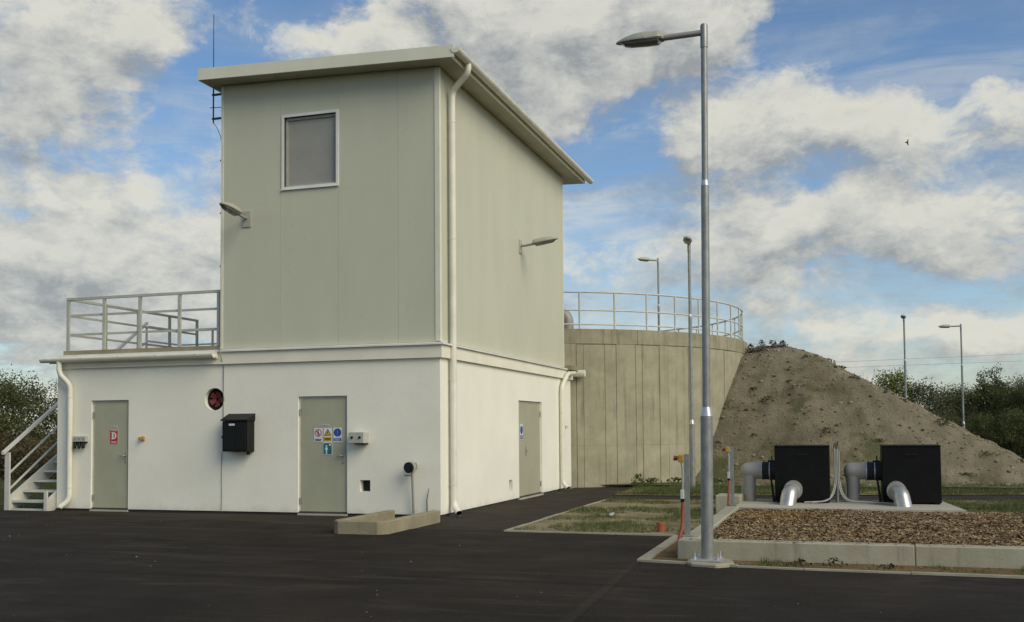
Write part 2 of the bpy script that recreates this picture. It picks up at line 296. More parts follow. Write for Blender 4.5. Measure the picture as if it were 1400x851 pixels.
# ------------------------------------------------------------------ mesh helpers
class MB:
    def __init__(s): s.v = []; s.f = []; s.sm = []
    def add(s, vs, fs, smooth=False):
        o = len(s.v); s.v += [tuple(x) for x in vs]; s.f += [tuple(i + o for i in q) for q in fs]; s.sm += [smooth] * len(fs); return s
    def box(s, x0, x1, y0, y1, z0, z1):
        return s.add([(x0, y0, z0), (x1, y0, z0), (x1, y1, z0), (x0, y1, z0), (x0, y0, z1), (x1, y0, z1), (x1, y1, z1), (x0, y1, z1)],
              [(0, 3, 2, 1), (4, 5, 6, 7), (0, 1, 5, 4), (1, 2, 6, 5), (2, 3, 7, 6), (3, 0, 4, 7)])
    def bbox(s, x0, x1, y0, y1, z0, z1, b=0.01, seg=1):
        bm = bmesh.new(); bmesh.ops.create_cube(bm, size=1)
        for q in bm.verts: q.co = Vector(((x0 + x1) / 2 + q.co.x * (x1 - x0), (y0 + y1) / 2 + q.co.y * (y1 - y0), (z0 + z1) / 2 + q.co.z * (z1 - z0)))
        bmesh.ops.bevel(bm, geom=list(bm.edges), offset=b, segments=seg, affect='EDGES', profile=0.5)
        return s.bm(bm)
    def bm(s, bm, smooth=False):
        bm.verts.index_update(); s.add([q.co[:] for q in bm.verts], [[q.index for q in f.verts] for f in bm.faces], smooth); bm.free(); return s
    def prism(s, poly, axis, a, b):
        """polygon (2D) extruded along axis 0/1/2 from a to b"""
        def P(p, k): return [(k, p[0], p[1]), (p[0], k, p[1]), (p[0], p[1], k)][axis]
        n = len(poly)
        vs = [P(p, a) for p in poly] + [P(p, b) for p in poly]
        tris = tessellate_polygon([[Vector((p[0], p[1], 0)) for p in poly]])
        fs = [tuple(q) for q in tris] + [tuple(i + n for i in q[::-1]) for q in tris] + [(i, (i + 1) % n, (i + 1) % n + n, i + n) for i in range(n)]
        s.add(vs, fs)
        bm = bmesh.new(); me = bpy.data.meshes.new('t'); me.from_pydata(vs, [], fs); bm.from_mesh(me); bpy.data.meshes.remove(me)
        bmesh.ops.recalc_face_normals(bm, faces=bm.faces)
        del s.v[-2 * n:]; k = len(fs); del s.f[-k:]; del s.sm[-k:]
        return s.bm(bm)
    def tube(s, pts, r, n=10, caps=True, smooth=True, flat=None):
        pts = [Vector(p) for p in pts]; R = r if isinstance(r, (list, tuple)) else [r] * len(pts)
        prev = None; rings = []
        for i, p in enumerate(pts):
            if i == 0: d = pts[1] - p
            elif i == len(pts) - 1: d = p - pts[i - 1]
            else: d = (pts[i + 1] - p).normalized() + (p - pts[i - 1]).normalized()
            d.normalize()
            if prev is None:
                up = Vector((0, 0, 1)) if abs(d.z) < 0.9 else Vector((0, 1, 0))
                x = d.cross(up).normalized()
            else:
                x = prev - d * prev.dot(d); x.normalize()
            prev = x; y = d.cross(x)
            k = 1.0
            if 0 < i < len(pts) - 1:
                c = (pts[i + 1] - p).normalized().dot((p - pts[i - 1]).normalized()); k = 1 / max(0.6, math.sqrt((1 + c) / 2))
            ph = math.pi / n
            rings.append([p + (x * math.cos(2 * math.pi * j / n + ph) * (k if i else 1) + y * math.sin(2 * math.pi * j / n + ph)) * R[i] for j in range(n)])
        vs = [q for rg in rings for q in rg]
        fs = []
        for i in range(len(pts) - 1):
            for j in range(n): fs.append((i * n + j, i * n + (j + 1) % n, (i + 1) * n + (j + 1) % n, (i + 1) * n + j))
        s.add(vs, fs, smooth)
        if caps: s.add(rings[0], [tuple(range(n))[::-1]]); s.add(rings[-1], [tuple(range(n))])
        return s
    def pipe_bend(s, pts, r, rb, n=12, seg=6, caps=True):
        """tube through corner points with rounded bends of radius rb"""
        P = [Vector(p) for p in pts]; out = [P[0]]
        for i in range(1, len(P) - 1):
            a = (P[i - 1] - P[i]).normalized(); c = (P[i + 1] - P[i]).normalized()
            q = min(rb, (P[i - 1] - P[i]).length * 0.49, (P[i + 1] - P[i]).length * 0.49)
            A = P[i] + a * q; B = P[i] + c * q
            for k in range(seg + 1):
                u = k / seg; out.append(A * (1 - u) ** 2 + P[i] * 2 * u * (1 - u) + B * u * u)
        out.append(P[-1]); return s.tube(out, r, n, caps)
    def disc(s, c, r, axis=1, n=20, t=0.004, sgn=-1):
        a = [(math.cos(2 * math.pi * k / n) * r, math.sin(2 * math.pi * k / n) * r) for k in range(n)]
        cc = [c[i] for i in range(3) if i != axis]
        lo, hi = sorted((c[axis], c[axis] + sgn * t))
        return s.prism([(p[0] + cc[0], p[1] + cc[1]) for p in a], axis, lo, hi)
    def xf(s, M): s.v = [tuple(M @ Vector(q)) for q in s.v]; return s
    def build(s, name, m, parent=None, o=None):
        me = bpy.data.meshes.new(name)
        off = Vector(o) if o is not None else (parent_origin(parent) if parent else Vector((0, 0, 0)))
        me.from_pydata([(q[0] - off.x, q[1] - off.y, q[2] - off.z) for q in s.v], [], s.f)
        me.polygons.foreach_set('use_smooth', s.sm); me.materials.append(MATS[m]); me.update()
        ob = bpy.data.objects.new(name, me); COL.objects.link(ob)
        if parent: ob.parent = parent; ob['_o'] = tuple(off)
        else: ob.location = off
        return ob
def parent_origin(p):
    return Vector(p['_o']) if p and '_o' in p.keys() else Vector((0, 0, 0))
def thing(name, label, cat, loc=(0, 0, 0), group=None):
    o = bpy.data.objects.new(name, None); COL.objects.link(o); o.location = loc; o['_o'] = tuple(loc); o.empty_display_size = 0.2
    tag(o, label, cat, group); return o
def tag(o, label, cat, group=None):
    o['label'] = label; o['category'] = cat
    if group: o['group'] = group
    return o
def struct(o): o['kind'] = 'structure'; return o
def stuff(o): o['kind'] = 'stuff'; return o
def children(o): return [c for c in o.children]
def copy_tree(o, parent=None):
    c = o.copy(); COL.objects.link(c)
    if parent: c.parent = parent
    for ch in list(o.children): copy_tree(ch, c)
    return c
def sheet(name, poly, z, m):
    P = [Vector((p[0], p[1], 0)) for p in poly]
    tr = tessellate_polygon([P]); mb = MB()
    fs = []
    for q in tr:
        a, b_, c = (P[i] for i in q)
        fs.append(tuple(q) if (b_ - a).cross(c - a).z > 0 else tuple(q[::-1]))
    mb.add([(p[0], p[1], z) for p in poly], fs)
    return struct(mb.build(name, m))

# ------------------------------------------------------------------ ground
g0 = MB()
rings = [0, 20, 60, 150, 400, 1000, 2500]; nn = 48
vs = [(0, 10, -0.06)] + [(R * math.cos(2 * math.pi * k / nn), 10 + R * math.sin(2 * math.pi * k / nn), -0.06) for R in rings[1:] for k in range(nn)]
fs = [(0, 1 + k, 1 + (k + 1) % nn) for k in range(nn)]
for i in range(len(rings) - 2):
    for k in range(nn): fs.append((1 + i * nn + k, 1 + (i + 1) * nn + k, 1 + (i + 1) * nn + (k + 1) % nn, 1 + i * nn + (k + 1) % nn))
g0.add(vs, fs); struct(g0.build('ground', 'meadow'))
sheet('asphalt_yard', [(-60, -40), (40, -40), (40, -6.6), (14, -5.75), (8.3, -5.44), (6.2, -5.34), (5.5, -5.28), (4.37, -5.05), (4.37, -2.22), (1.83, -2.12), (0.0, -2.05), (-8.1, -0.25), (-60, -0.1)], 0.0, 'asphalt')
sheet('asphalt_apron', [(1.83, -2.11), (0, -2.04), (-8.1, -0.24), (-8.1, 0.04), (0.04, 0.04), (0.04, 10.6), (1.5, 10.6), (1.62, 6.4), (3, 6.35), (9.6, 7.9), (30, 12), (30, 10), (9.4, 6.0), (2.9, 4.98), (1.83, 4.98)], -0.006, 'asphalt_old')
sheet('asphalt_seam', [(4.34, -5.03), (4.42, -5.03), (4.62, -9.5), (4.9, -14), (4.78, -14), (4.5, -9.5)], 0.004, 'asphalt_seam')
sheet('soil_patch', [(1.9, -2.06), (4.42, -2.17), (4.79, -4.6), (4.79, 0.9), (4.9, 3.2), (9.5, 4.0), (30, 8.0), (30, 9.9), (9.4, 5.95), (2.9, 4.93), (1.9, 4.93)], 0.012, 'soil_patch')
sheet('soil_verge', [(1.52, 10.7), (1.66, 6.45), (3, 6.4), (9.6, 7.95), (30, 12.1), (30, 22), (8, 22), (3, 13)], 0.008, 'soil_patch')
sheet('soil_strip', [(4.5, -2.3), (4.8, -2.2), (4.8, -4.72), (9, -4.72), (40, -5.2), (40, -6.55), (14, -5.7), (8.3, -5.39), (6.2, -5.29), (5.5, -5.23), (4.5, -5.0)], 0.006, 'rust_soil')
sheet('soil_yard', [(8.4, 0.6), (40, 0.6), (40, 11.8), (9.5, 5.9), (9.5, 4.0), (8.4, 3.8)], -0.012, 'soil_patch')
def kerb(pts, wd, z0, z1, nm='kerb'):
    mb = MB()
    for (a, b_) in zip(pts, pts[1:]):
        A = Vector((*a, 0)); B = Vector((*b_, 0)); d = (B - A); L = d.length; d.normalize(); n = Vector((-d.y, d.x, 0))
        k = max(1, round(L / 1.0)); st = L / k
        for i in range(k):
            p = A + d * (st * i + 0.004); q = A + d * (st * (i + 1) - 0.004); dz = random.uniform(-0.006, 0.006)
            vs = [p, q, q + n * wd, p + n * wd]
            mb.add([(x.x, x.y, z0) for x in vs] + [(x.x, x.y, z1 + dz) for x in vs], [(0, 3, 2, 1), (4, 5, 6, 7), (0, 1, 5, 4), (1, 2, 6, 5), (2, 3, 7, 6), (3, 0, 4, 7)])
    return struct(mb.build(nm, 'kerb_concrete'))
kerb([(1.83, -2.12), (4.37, -2.22)], 0.07, -0.05, 0.022)
kerb([(1.83, 4.95), (1.83, -2.05)], 0.06, -0.05, 0.022)
kerb([(4.37, -5.05), (4.37, -2.3)], -0.13, -0.05, 0.03)
kerb([(4.37, -5.05), (5.5, -5.28), (6.2, -5.34), (8.3, -5.44), (14, -5.75)], 0.06, -0.05, 0.022)

# ------------------------------------------------------------------ building
bld = thing('utility_building', 'cream flat roofed utility building with taller panel clad tower and steel doors', 'building', (0, 0, 0))
WZ = 2.76
def opening_wall(L0, L1, z0, z1, ops, depth, holes=()):
    """wall in plane y=0 facing -Y, along x; ops: (x0,x1,z0,z1) recessed to y=depth; holes: round ones (xc,zc,r)"""
    mb = MB(); cells = [(o, False) for o in ops] + [((h[0] - h[2] * 1.25, h[0] + h[2] * 1.25, h[1] - h[2] * 1.25, h[1] + h[2] * 1.25), h) for h in holes]
    xs = sorted({L0, L1, *[c[0][0] for c in cells], *[c[0][1] for c in cells]}); zs = sorted({z0, z1, *[max(z0, c[0][2]) for c in cells], *[c[0][3] for c in cells]})
    for i in range(len(xs) - 1):
        for j in range(len(zs) - 1):
            xm = (xs[i] + xs[i + 1]) / 2; zm = (zs[j] + zs[j + 1]) / 2
            if any(c[0][0] < xm < c[0][1] and c[0][2] < zm < c[0][3] for c in cells): continue
            mb.add([(xs[i], 0, zs[j]), (xs[i + 1], 0, zs[j]), (xs[i + 1], 0, zs[j + 1]), (xs[i], 0, zs[j + 1])], [(0, 1, 2, 3)])
    for (a, b_, c, d) in ops:
        c = max(c, z0)
        mb.add([(a, 0, c), (a, 0, d), (a, depth, d), (a, depth, c)], [(0, 1, 2, 3)])
        mb.add([(b_, 0, c), (b_, 0, d), (b_, depth, d), (b_, depth, c)], [(3, 2, 1, 0)])
        mb.add([(a, 0, d), (b_, 0, d), (b_, depth, d), (a, depth, d)], [(0, 1, 2, 3)])
        if c > z0: mb.add([(a, 0, c), (b_, 0, c), (b_, depth, c), (a, depth, c)], [(3, 2, 1, 0)])
    for (xc, zc, r) in holes:
        n = 32; q = r * 1.25
        ci = [(xc + r * math.cos(2 * math.pi * k / n), zc + r * math.sin(2 * math.pi * k / n)) for k in range(n)]
        sq = []
        for k in range(n):
            c_, s_ = math.cos(2 * math.pi * k / n), math.sin(2 * math.pi * k / n); mxx = max(abs(c_), abs(s_)); sq.append((xc + q * c_ / mxx, zc + q * s_ / mxx))
        for k in range(n):
            k2 = (k + 1) % n
            mb.add([(ci[k][0], 0, ci[k][1]), (sq[k][0], 0, sq[k][1]), (sq[k2][0], 0, sq[k2][1]), (ci[k2][0], 0, ci[k2][1])], [(0, 1, 2, 3)])
            mb.add([(ci[k][0], 0, ci[k][1]), (ci[k2][0], 0, ci[k2][1]), (ci[k2][0], depth, ci[k2][1]), (ci[k][0], depth, ci[k][1])], [(0, 1, 2, 3)], True)
    return mb
RZ = Matrix.Rotation(math.pi / 2, 4, 'Z')   # front-wall frame -> right-wall frame
front_ops = [(-7.27, -6.41, 0.0, 2.13), (-2.76, -1.78, 0.0, 2.13), (-1.53, -1.33, 0.43, 0.63)]
fw = opening_wall(-8.07, 0.0, 0.04, WZ, front_ops, 0.14, [(-4.51, 2.11, 0.21)])
# left end, back and inner faces so that the storey is closed
fw.add([(-8.07, 0, 0.04), (-8.07, 7.9, 0.04), (-8.07, 7.9, WZ), (-8.07, 0, WZ)], [(0, 3, 2, 1)][::1])
fw.add([(-8.07, 7.9, 0.04), (0, 9.08, 0.04), (0, 9.08, WZ), (-8.07, 7.9, WZ)], [(0, 3, 2, 1)])
fwo = fw.build('front_wall', 'plaster', bld)
side_ops = [(4.58, 6.38, 0.0, 2.13), (3.87, 4.11, 0.2, 0.45)]
opening_wall(0.0, 9.08, 0.04, WZ, side_ops, 0.14).xf(RZ).build('side_wall', 'plaster', bld)
MB().box(-8.03, -0.03, 0.03, 7.8, -0.1, 0.06).build('plinth', 'plinth', bld)
MB().box(-0.6, -0.03, 7.8, 9.05, -0.1, 0.06).build('plinth', 'plinth', bld)
# cornice band and flashing
MB().box(-8.0, 0.055, -0.055, 0.10, WZ, 2.985).build('cornice', 'band_plaster', bld)
MB().box(-0.10, 0.058, 0.103, 9.14, WZ + 0.003, 2.982).build('cornice', 'band_plaster', bld)
MB().prism([(-0.10, 2.985), (-0.10, 3.015), (0.12, 3.06), (0.12, 2.988)], 0, -4.40, 0.10).build('flashing', 'flashing', bld)
MB().prism([(0.10, 2.985), (0.10, 3.017), (-0.12, 3.062), (-0.12, 2.988)], 1, 0.125, 8.55).build('flashing', 'flashing', bld)
MB().box(-8.04, -4.36, -0.075, 0.12, 2.988, 3.025).build('flashing', 'flashing', bld)
MB().box(-8.0, -4.36, 0.06, 7.85, 3.028, 3.12).build('roof_slab', 'trough_concrete', bld)
MB().box(-8.07, -0.1, 0.1, 7.9, WZ - 0.1, 2.96).build('ceiling_slab', 'plinth', bld)
MB().box(-0.6, 0.2, 8.45, 9.12, 2.99, 3.10).build('roof_slab', 'trough_concrete', bld)
# tower panels
TB = 3.04
tx = [-4.37, -3.13, -1.95, -0.78, 0.0]
WIN = (-3.05, -1.99, 5.98, 7.27)
def tower_top(x): return 8.02 - (x + 4.61) / 5.05 * 0.15      # soffit height follows the mono-pitch
for i in range(4):
    a, b_ = tx[i] + (0.0015 if i else 0), tx[i + 1] - (0.0015 if i < 3 else 0.06)
    mb = MB()
    def pan(x0, x1, zb0, zt0, zt1):
        mb.prism([(x0, zb0), (x1, zb0), (x1, zt1), (x0, zt0)], 1, 0.0, 0.08)
    wa, wb = max(a, WIN[0]), min(b_, WIN[1])
    if wb - wa > 0.05:
        pan(a, b_, TB, WIN[2], WIN[2]); pan(a, b_, WIN[3], tower_top(a), tower_top(b_))
        if wa - a > 0.01: pan(a, wa, WIN[2], WIN[3], WIN[3])
        if b_ - wb > 0.01: pan(wb, b_, WIN[2], WIN[3], WIN[3])
    else: pan(a, b_, TB, tower_top(a), tower_top(b_))
    mb.build('wall_panel', 'panel', bld)
ty = [0.06, 1.13, 2.27, 3.41, 4.55, 5.69, 6.83, 7.97, 8.45]
for i in range(8):
    MB().box(-0.08, 0.0, ty[i] + 0.0008, ty[i + 1] - 0.0008, TB + 0.004, 7.876).build('wall_panel', 'panel', bld)
MB().prism([(-4.36, TB), (-0.09, TB), (-0.09, 7.86), (-4.36, 7.98)], 1, 0.09, 8.44).build('tower_core', 'groove', bld)
MB().box(-4.372, -4.361, 0.085, 8.45, TB, 7.98).build('wall_panel', 'panel', bld)
MB().prism([(-0.075, -0.012), (0.014, -0.012), (0.014, 0.075), (-0.004, 0.075), (-0.004, 0.004), (-0.075, 0.004)], 2, 3.05, 7.875).build('corner_trim', 'trim', bld)
MB().box(-4.385, -4.335, -0.01, 0.09, 3.05, 7.99).build('corner_trim', 'trim', bld)
MB().box(-0.03, 0.012, 8.43, 8.462, 3.05, 7.87).build('corner_trim', 'trim', bld)
scr = MB()
random.seed(3)
for k in range(26):
    x = random.choice(tx[1:4]) + random.choice((-0.35, 0.2, 0.5)) + random.uniform(-0.05, 0.05); z = random.uniform(3.4, 7.7)
    if not (WIN[0] - 0.1 < x < WIN[1] + 0.1 and WIN[2] - 0.1 < z < WIN[3] + 0.1): scr.disc((x, 0.0, z), 0.008, 1, 8, 0.005)
for k in range(30):
    scr.disc((0.0, random.choice(ty[1:8]) + random.choice((-0.3, 0.25, 0.5)), random.uniform(3.4, 7.6)), 0.008, 0, 8, 0.005, 1)
stuff(scr.build('screw_head', 'soffit', bld))
# roof: mono-pitch towards the gutter side
def rz(x): return 8.03 - (x + 4.61) / 5.05 * 0.155
def roofprism(a, b_, lo, hi): return MB().prism([(a, rz(a) + lo), (b_, rz(b_) + lo), (b_, rz(b_) + hi), (a, rz(a) + hi)], 1, -0.36, 9.0)
rp = MB().prism([(-4.59, rz(-4.59)), (0.38, rz(0.38)), (0.38, rz(0.38) + 0.17), (-4.59, rz(-4.59) + 0.17)], 1, -0.38, 9.3)
roof = rp.build('roof', 'soffit', bld)
MB().prism([(-4.62, rz(-4.62) - 0.012), (0.44, rz(0.44) - 0.012), (0.44, rz(0.44) + 0.20), (-4.62, rz(-4.62) + 0.205)], 1, -0.415, -0.383).build('fascia', 'roof_sheet', roof)
MB().prism([(-0.383, 8.015), (9.3, 8.015), (9.3, 8.235), (-0.383, 8.235)], 0, -4.625, -4.593).build('fascia', 'roof_sheet', roof)
MB().prism([(-4.59, rz(-4.59) + 0.172), (0.40, rz(0.40) + 0.172), (0.40, rz(0.40) + 0.19), (-4.59, rz(-4.59) + 0.19)], 1, -0.38, 9.32).build('roof_sheet', 'roof_sheet', roof)
# eave gutters (half round) and downpipes
def gutter(axis, a, b_, cx_, cz, r=0.065, name='gutter', n=12):
    mb = MB(); prof = [(cx_ + r * math.cos(math.pi + math.pi * k / n), cz + r * math.sin(math.pi + math.pi * k / n)) for k in range(n + 1)]
    prof2 = [(cx_ + (r - 0.008) * math.cos(2 * math.pi - math.pi * k / n), cz + (r - 0.008) * math.sin(2 * math.pi - math.pi * k / n)) for k in range(n + 1)]
    mb.prism(prof + prof2, axis, a, b_)
    half = [(cx_ + r * math.cos(math.pi + math.pi * k / n), cz + r * math.sin(math.pi + math.pi * k / n)) for k in range(n + 1)]
    mb.prism(half, axis, a - 0.006, a); mb.prism(half, axis, b_, b_ + 0.006)
    return mb.build(name, 'pvc_white', bld)
ge = gutter(1, -0.42, 9.6, 0.475, rz(0.38) + 0.135, 0.085)
MB().box(0.384, 0.39, -0.38, 9.3, rz(0.38) - 0.01, rz(0.38) + 0.17).build('fascia', 'roof_sheet', roof)
for k in range(12):
    y = 0.2 + k * 0.82
    MB().box(0.392, 0.555, y, y + 0.03, rz(0.38) + 0.136, rz(0.38) + 0.146).build('bracket', 'pvc_white', ge)
gl = gutter(0, -8.32, -4.42, -0.165, 2.945, 0.07)
for k in range(5): MB().box(-8.2 + k * 0.85, -8.165 + k * 0.85, -0.238, -0.09, 2.946, 2.955).build('bracket', 'pvc_white', gl)
MB().bbox(-8.2, -4.4, -0.10, -0.058, 2.86, 2.985, 0.006).build('fascia_board', 'band_plaster', bld)
MB().tube([(-0.5, 9.21, 2.93), (0.36, 9.21, 2.93)], 0.092, 16).build('gutter', 'pvc_white', bld)
def downpipe(pts, r=0.05, clamps=()):
    o = MB().pipe_bend(pts, r, 0.11, 14, 6, caps=False).build('downpipe', 'pvc_white', bld)
    MB().pipe_bend(pts, r * 0.9, 0.11, 12, 6, caps=False).build('bore', 'dark_void', o)
    for (x, y, z, dx, dy) in clamps:
        MB().tube([(x, y, z - 0.014), (x, y, z + 0.014)], r + 0.007, 14).box(min(x, x + dx), max(x, x + dx) + 0.012, min(y, y + dy), max(y, y + dy) + 0.012, z - 0.006, z + 0.006).build('clamp', 'trim', o)
    return o
downpipe([(0.475, 0.22, 7.98), (0.475, 0.22, 7.80), (0.10, 0.40, 7.55), (0.10, 0.40, 0.16), (0.24, 0.26, 0.05)], 0.056,
         [(0.10, 0.40, z, -0.1, 0) for z in (7.0, 4.9, 2.4, 0.55)])
downpipe([(-7.90, -0.165, 2.90), (-7.90, -0.165, 2.66), (-7.70, -0.085, 2.44), (-7.70, -0.085, 0.20), (-7.82, -0.20, 0.07)], 0.052,
         [(-7.70, -0.085, z, 0, 0.08) for z in (2.2, 0.45)])
downpipe([(0.16, 9.17, 2.9), (0.16, 9.1, 2.74), (0.16, 8.5, 2.78), (0.085, 8.02, 2.50), (0.085, 8.02, 0.18), (0.24, 7.95, 0.06)][0:0] or [(0.15, 8.9, 2.93), (0.15, 8.25, 2.88), (0.085, 7.92, 2.55), (0.085, 7.92, 0.18), (0.22, 7.86, 0.06)], 0.055,
         [(0.085, 7.92, z, -0.08, 0) for z in (1.9, 0.5)])
# window in tower
x0, x1, z0, z1 = WIN
win = MB()
for bx in ((x0 - 0.05, x1 + 0.05, z1, z1 + 0.05), (x0 - 0.05, x1 + 0.05, z0 - 0.06, z0), (x0 - 0.05, x0, z0, z1), (x1, x1 + 0.05, z0, z1)): win.box(bx[0], bx[1], -0.018, 0.10, bx[2], bx[3])
wf = win.build('window', 'flashing', bld)
q = MB()
for bx in ((x0, x1, z1 - 0.05, z1), (x0, x1, z0, z0 + 0.04), (x0, x0 + 0.045, z0 + 0.04, z1 - 0.05), (x1 - 0.045, x1, z0 + 0.04, z1 - 0.05)): q.box(bx[0] + 0.001, bx[1] - 0.001, 0.045, 0.085, bx[2] + 0.001, bx[3] - 0.001)
q.build('frame', 'box_grey', wf)
MB().box(x0 + 0.04, x1 - 0.04, 0.072, 0.082, z0 + 0.03, z1 - 0.04).build('pane', 'glass_dim', wf)
MB().box(x0 - 0.06, x1 + 0.06, -0.035, -0.019, z0 - 0.062, z0 - 0.045).build('sill', 'flashing', wf)
# porthole with fan
h = MB().tube([(-4.51, 0.143, 2.11), (-4.51, 0.20, 2.11)], 0.212, 28); ph = h.build('vent_opening', 'dark_void', bld)
rg = MB()
n = 28
for k in range(n):
    a, c = 2 * math.pi * k / n, 2 * math.pi * (k + 1) / n
    P = lambda r, an, y: (-4.51 + r * math.cos(an), y, 2.11 + r * math.sin(an))
    rg.add([P(0.209, a, 0.095), P(0.209, c, 0.095), P(0.165, c, 0.11), P(0.165, a, 0.11)], [(0, 3, 2, 1)])
rg.build('ring', 'black_plastic', ph)
for k in range(5):
    a = 2 * math.pi * k / 5 + 0.3
    R = Matrix.Translation((-4.51, 0.125, 2.11)) @ Matrix.Rotation(a, 4, 'Y') @ Matrix.Rotation(0.5, 4, 'X')
    MB().prism([(-0.02, 0.02), (0.03, 0.02), (0.075, 0.14), (0.03, 0.16), (-0.04, 0.15)], 1, -0.003, 0.003).xf(R).build('fan_blade', 'fan_red', ph)
MB().disc((-4.51, 0.13, 2.11), 0.035, 1, 16, 0.03).build('hub', 'black_plastic', ph)
# square vents
MB().box(-1.53, -1.33, 0.142, 0.16, 0.43, 0.63).build('vent_opening', 'dark_void', bld)
MB().box(-0.16, -0.142, 3.87, 4.11, 0.2, 0.45).build('vent_opening', 'box_grey', bld)
# doors
def door(x0, x1, dbl, handle_x, hl, M=None):
    M = M or Matrix.Identity(4); z1 = 2.13
    fr = MB().box(x0 + 0.001, x0 + 0.045, 0.045, 0.139, 0.0, z1 - 0.001).box(x1 - 0.045, x1 - 0.001, 0.045, 0.139, 0.0, z1 - 0.001).box(x0 + 0.045, x1 - 0.045, 0.046, 0.139, z1 - 0.045, z1 - 0.002)
    d = fr.xf(M).build('door', 'door_frame', bld)
    MB().box(x0 + 0.002, x1 - 0.002, -0.03, 0.139, -0.012, 0.022).xf(M).build('threshold', 'slab_concrete', d)
    xs = [x0 + 0.046, x1 - 0.046] if not dbl else [x0 + 0.046, dbl - 0.003, dbl + 0.003, x1 - 0.046]
    for i in range(0, len(xs), 2):
        MB().bbox(xs[i] + 0.003, xs[i + 1] - 0.003, 0.038, 0.08, 0.03, z1 - 0.049, 0.004).xf(M).build('leaf', 'door_paint', d)
    hx = handle_x
    MB().bbox(hx - 0.02, hx + 0.02, 0.026, 0.039, 0.92, 1.12, 0.004).tube([(hx, 0.03, 1.06), (hx, -0.02, 1.06), (hx + hl, -0.02, 1.055)], 0.011, 8).build('handle', 'steel', d) if M == Matrix.Identity(4) else \
        MB().bbox(hx - 0.02, hx + 0.02, 0.026, 0.039, 0.92, 1.12, 0.004).tube([(hx, 0.03, 1.06), (hx, -0.02, 1.06), (hx + hl, -0.02, 1.055)], 0.011, 8).xf(M).build('handle', 'steel', d)
    hs = x0 + 0.03 if hx > (x0 + x1) / 2 else x1 - 0.03
    for z in (0.25, 1.85): MB().tube([(hs, 0.03, z - 0.06), (hs, 0.03, z + 0.06)], 0.013, 8).xf(M).build('hinge', 'steel', d)
    return d
door(-7.27, -6.41, None, -6.49, -0.11); door(-2.76, -1.78, None, -1.87, -0.11)
door(4.58, 6.38, 5.26, 5.20, 0.10, RZ)

# roof terrace railing
rr = thing('roof_railing', 'grey flat bar railing around the terrace of the low roof', 'railing', (-7.92, 0.12, 3.10))
U0 = -7.93
for x in (U0, -7.08, -6.25, -5.36, -4.50): MB().box(x - 0.03, x + 0.03, 0.09, 0.13, 3.10, 4.12).build('post', 'rail_paint', rr)
for y in (1.2, 2.25, 3.35, 4.4): MB().box(U0 - 0.02, U0 + 0.02, y - 0.03, y + 0.03, 3.10, 4.12).build('post', 'rail_paint', rr)
for z in (4.122, 3.80, 3.42):
    hgt = 0.025 if z > 4 else 0.022
    MB().box(U0 - 0.03, -4.47, 0.085 if z > 4 else 0.132, 0.135 if z > 4 else 0.147, z, z + hgt * 2).build('rail', 'rail_paint', rr)
    MB().box(U0 - 0.024 if z > 4 else U0 - 0.034, U0 + 0.024 if z > 4 else U0 - 0.021, 0.15, 4.43, z + 0.001, z + hgt * 2 - 0.001).build('rail', 'rail_paint', rr)

# outside stairs on the left
st = thing('outside_staircase', 'pale grey steel staircase climbing beside the left wall to the roof', 'staircase', (-8.5, -0.4, 0))
RUN, RISE, V0 = 0.282, 0.186, -0.14
XL, XR = -9.07, -8.095
for k in range(16):
    y = V0 + k * RUN; z = RISE * (k + 1) - 0.02
    MB().box(XL + 0.045, XR - 0.045, y, y + 0.27, z - 0.02, z + 0.02).build('tread', 'rail_light', st)
sl_ = RISE / RUN
for x in (XL, XR - 0.04):
    MB().prism([(V0 - 0.06, -0.01), (V0 + 0.10, -0.01), (V0 + 15.9 * RUN, 15 * RISE - 0.04), (V0 + 15.9 * RUN, 16 * RISE + 0.06), (V0 - 0.06, 0.26 if x < XR - 0.2 else 0.22)], 0, x, x + 0.04).build('stringer', 'rail_light', st)
MB().box(XL + 0.04, XR - 0.045, V0 - 0.02, V0 + 0.02, -0.01, 0.03).build('tie_bar', 'rail_light', st)
MB().box(XL - 0.045, XL + 0.065, V0 - 0.10, V0 - 0.062, 0.0, 1.13).build('post', 'rail_light', st)
MB().box(XR - 0.07, XR, V0 - 0.10, V0 - 0.062, 0.0, 0.38).build('post', 'rail_light', st)
for k, (y, z) in enumerate(((1.5, 1.15), (2.7, 2.0), (4.05, 3.0))): MB().box(XL - 0.042, XL - 0.002, y, y + 0.04, z - 0.1, z + (1.1 if k < 2 else 1.02)).build('post', 'rail_light', st)
for off in (1.17, 0.74, 0.42):
    a, b_ = (V0 - (0.18 if off > 1 else 0.06), off - 0.05), (4.07, off + 2.93)
    th = 0.03 if off > 1 else 0.022
    MB().prism([(a[0], a[1] - th), (b_[0], b_[1] - th), (b_[0], b_[1] + th), (a[0], a[1] + th)], 0, XL - 0.05 if off > 1 else XL - 0.021, XL + 0.02 if off > 1 else XL - 0.003).build('handrail' if off > 1 else 'rail', 'rail_light', st)
MB().box(XL, XR, 4.09, 5.3, 2.96, 3.0).build('landing', 'rail_light', st)
for (x, y) in ((XL, 5.3), (XR - 0.04, 5.3)): MB().box(x, x + 0.04, y, y + 0.04, 0.0, 4.04).build('post', 'rail_paint', st)
for z in (4.0, 3.65, 3.3):
    MB().box(XL - 0.002, XL + 0.038, 4.09, 5.3, z, z + 0.04).build('rail', 'rail_paint', st)
    MB().box(XL + 0.04, -6.0, 5.302, 5.338, z + 0.002, z + 0.038).build('rail', 'rail_paint', st)

